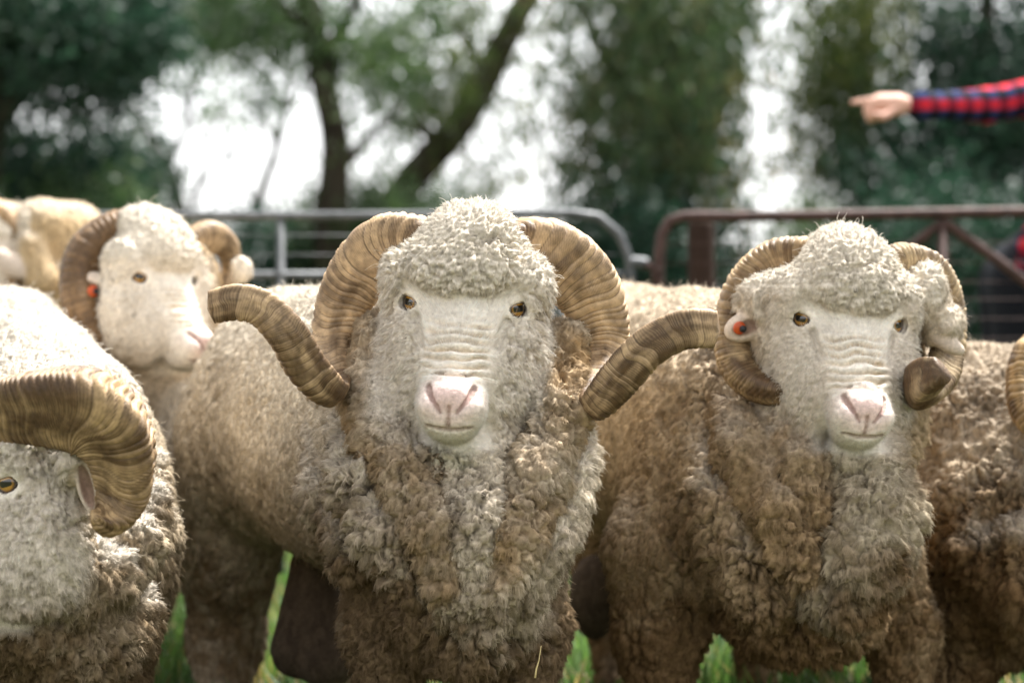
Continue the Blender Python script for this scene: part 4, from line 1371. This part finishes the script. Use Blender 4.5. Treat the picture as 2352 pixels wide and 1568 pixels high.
tree('dense_tree', 'deep green leafy tree behind the person at the right', 'tree',
     [[(2260, 1000, 16, 34), (2262, 600, 16, 30), (2258, 300, 16, 26), (2270, 0, 16, 20), (2280, -250, 16, 14)], [(2260, 280, 16, 16), (2350, 120, 16, 12), (2430, 0, 16, 8)]],
     [(2280, 90, 16, 210, 130, 1.5, 170, 110, .28), (2270, 300, 16, 250, 130, 1.4, 200, 110, .28), (2120, 420, 15.8, 240, 110, 1.2, 130, 100, .27), (2480, 250, 16, 150, 260, 1.5, 120, 100, .3),
      (2300, -200, 16, 280, 150, 1.6, 90, 100, .4)], 113, DARK, leaf_len=.075, leaf_w=.016, droop=.2)
tree('dense_tree', 'dense blackish green tree overhanging the upper left corner', 'tree',
     [[(-60, 1000, 14, 50), (-50, 600, 14, 44), (-20, 300, 14, 36), (40, 80, 14, 28), (90, -150, 14, 18)], [(-10, 280, 14, 20), (120, 170, 13.8, 14), (240, 110, 13.6, 9)]],
     [(120, 70, 13.8, 220, 120, 1.3, 220, 110, .24), (30, 30, 13.8, 150, 120, 1.2, 90, 110, .26), (290, 60, 13.8, 130, 90, 1.1, 80, 100, .22), (180, 190, 13.6, 130, 70, 1, 80, 90, .2), (-100, 250, 14, 110, 200, 1.2, 80, 100, .28),
      (100, -200, 14, 320, 170, 1.6, 90, 110, .4)], 127, DARK, leaf_len=.07, leaf_w=.015, droop=.2)
tree('sapling', 'thin forked tree with bare crooked branches against the open sky', 'tree',
     [[(440, 1000, 19, 24), (432, 620, 19, 20), (408, 470, 19, 16), (374, 370, 19, 13), (318, 270, 19, 9), (262, 170, 19, 7), (220, 60, 19, 4)],
      [(380, 385, 19, 9), (425, 300, 19, 7), (440, 200, 18.9, 6), (425, 100, 18.8, 4)],
      [(425, 560, 19, 9), (452, 440, 19, 6), (474, 330, 19, 5), (520, 235, 19, 3)],
      [(474, 330, 19, 4), (430, 250, 19, 3), (400, 180, 19, 2)],
      [(318, 270, 19, 6), (290, 300, 18.9, 5), (240, 250, 18.8, 3)], [(440, 200, 18.9, 5), (490, 130, 18.8, 4), (540, 60, 18.8, 3)], [(452, 440, 19, 5), (540, 330, 19.1, 4), (600, 300, 19.2, 2)]],
     [(420, 50, 19, 130, 90, 1, 110, 80, .24), (330, 130, 19, 70, 70, 1, 22, 60, .22), (470, 225, 19, 60, 40, .8, 6, 40, .18), (500, 120, 19, 70, 60, 1, 16, 60, .22), (430, 210, 19, 190, 130, 1, 130, 12, .16), (360, 230, 19, 50, 40, .8, 8, 50, .2)], 131, MID, thin=.26)
tree('sapling', 'slender crooked tree leaning right towards the straight gum trunk', 'tree',
     [[(545, 1000, 20, 20), (572, 560, 20, 15), (606, 430, 20, 11), (640, 330, 20, 9), (662, 220, 20, 7), (700, 120, 20, 4)],
      [(640, 335, 20, 6), (596, 260, 20, 4), (560, 220, 20, 3)], [(655, 260, 20, 5), (700, 200, 20, 4), (730, 130, 20, 3)], [(590, 480, 20, 6), (540, 380, 20, 4), (525, 280, 20, 3)]],
     [(660, 170, 20, 60, 50, .9, 14, 60, .22), (590, 240, 20, 30, 22, .6, 4, 50, .16), (580, 130, 20, 70, 50, 1, 20, 60, .22), (650, 260, 20, 40, 30, .6, 3, 40, .16)], 137, GREY, thin=.2)
SH = 'shrubs behind the gates'
for k, (lb, bl, cols, sd_) in enumerate([
    ('grey green shrub with light gaps at the far left', [(60, 400, 15, 130, 110, 1.1, 90, 100, .24), (200, 420, 15, 150, 100, 1.1, 80, 100, .24), (40, 700, 15, 230, 200, 1.1, 80, 90, .3)], DARK, 1),
    ('pale grey green shrub left of the thin forked tree', [(310, 400, 17, 110, 110, 1, 70, 90, .24), (300, 640, 17, 160, 190, 1.1, 90, 100, .3)], GREY, 2),
    ('rounded bright green shrub below the dark corner tree', [(190, 500, 14, 150, 70, .9, 70, 100, .22), (190, 680, 14, 190, 150, .9, 70, 100, .28)], MID, 3),
    ('low dark shrub at the foot of the straight gum', [(640, 600, 18, 130, 120, 1, 90, 100, .27), (640, 760, 18, 180, 110, 1, 60, 90, .3)], DARK, 4),
    ('low green shrub between the two gum trunks', [(860, 560, 17.5, 170, 130, 1, 110, 100, .27), (860, 740, 17.5, 200, 120, 1, 60, 90, .3)], MID, 5),
    ('bluish green shrub right of the leaning trunk', [(1010, 480, 20, 90, 60, 1, 40, 90, .26), (1060, 620, 20, 150, 120, 1, 90, 100, .3)], GREY, 6),
    ('wide dark shrub under the drooping gum', [(1480, 570, 14.5, 250, 110, 1, 160, 100, .26), (1480, 740, 14.5, 270, 130, 1, 80, 100, .3)], DARK, 7),
    ('small mid green shrub beside the bright gap', [(1900, 560, 18, 120, 120, 1, 70, 90, .27), (1850, 740, 18, 150, 110, 1, 60, 90, .3)], MID, 8),
    ('deep green shrub behind the rusty gate braces', [(2180, 570, 14, 230, 120, 1, 160, 100, .25), (2200, 740, 14, 240, 130, 1, 70, 90, .3)], DARK, 9),
    ('dark shrub beyond the person at the right', [(2500, 560, 15, 180, 200, 1, 120, 100, .28)], DARK, 10)]):
    tree('shrub', lb, 'shrub', [[(bl[0][0], 900, bl[0][2], 8), (bl[0][0] + 6, 760, bl[0][2], 6), (bl[0][0], bl[0][1], bl[0][2], 3)]], bl, 200 + sd_ * 7, cols, .07, .015, .2, SH, .62)
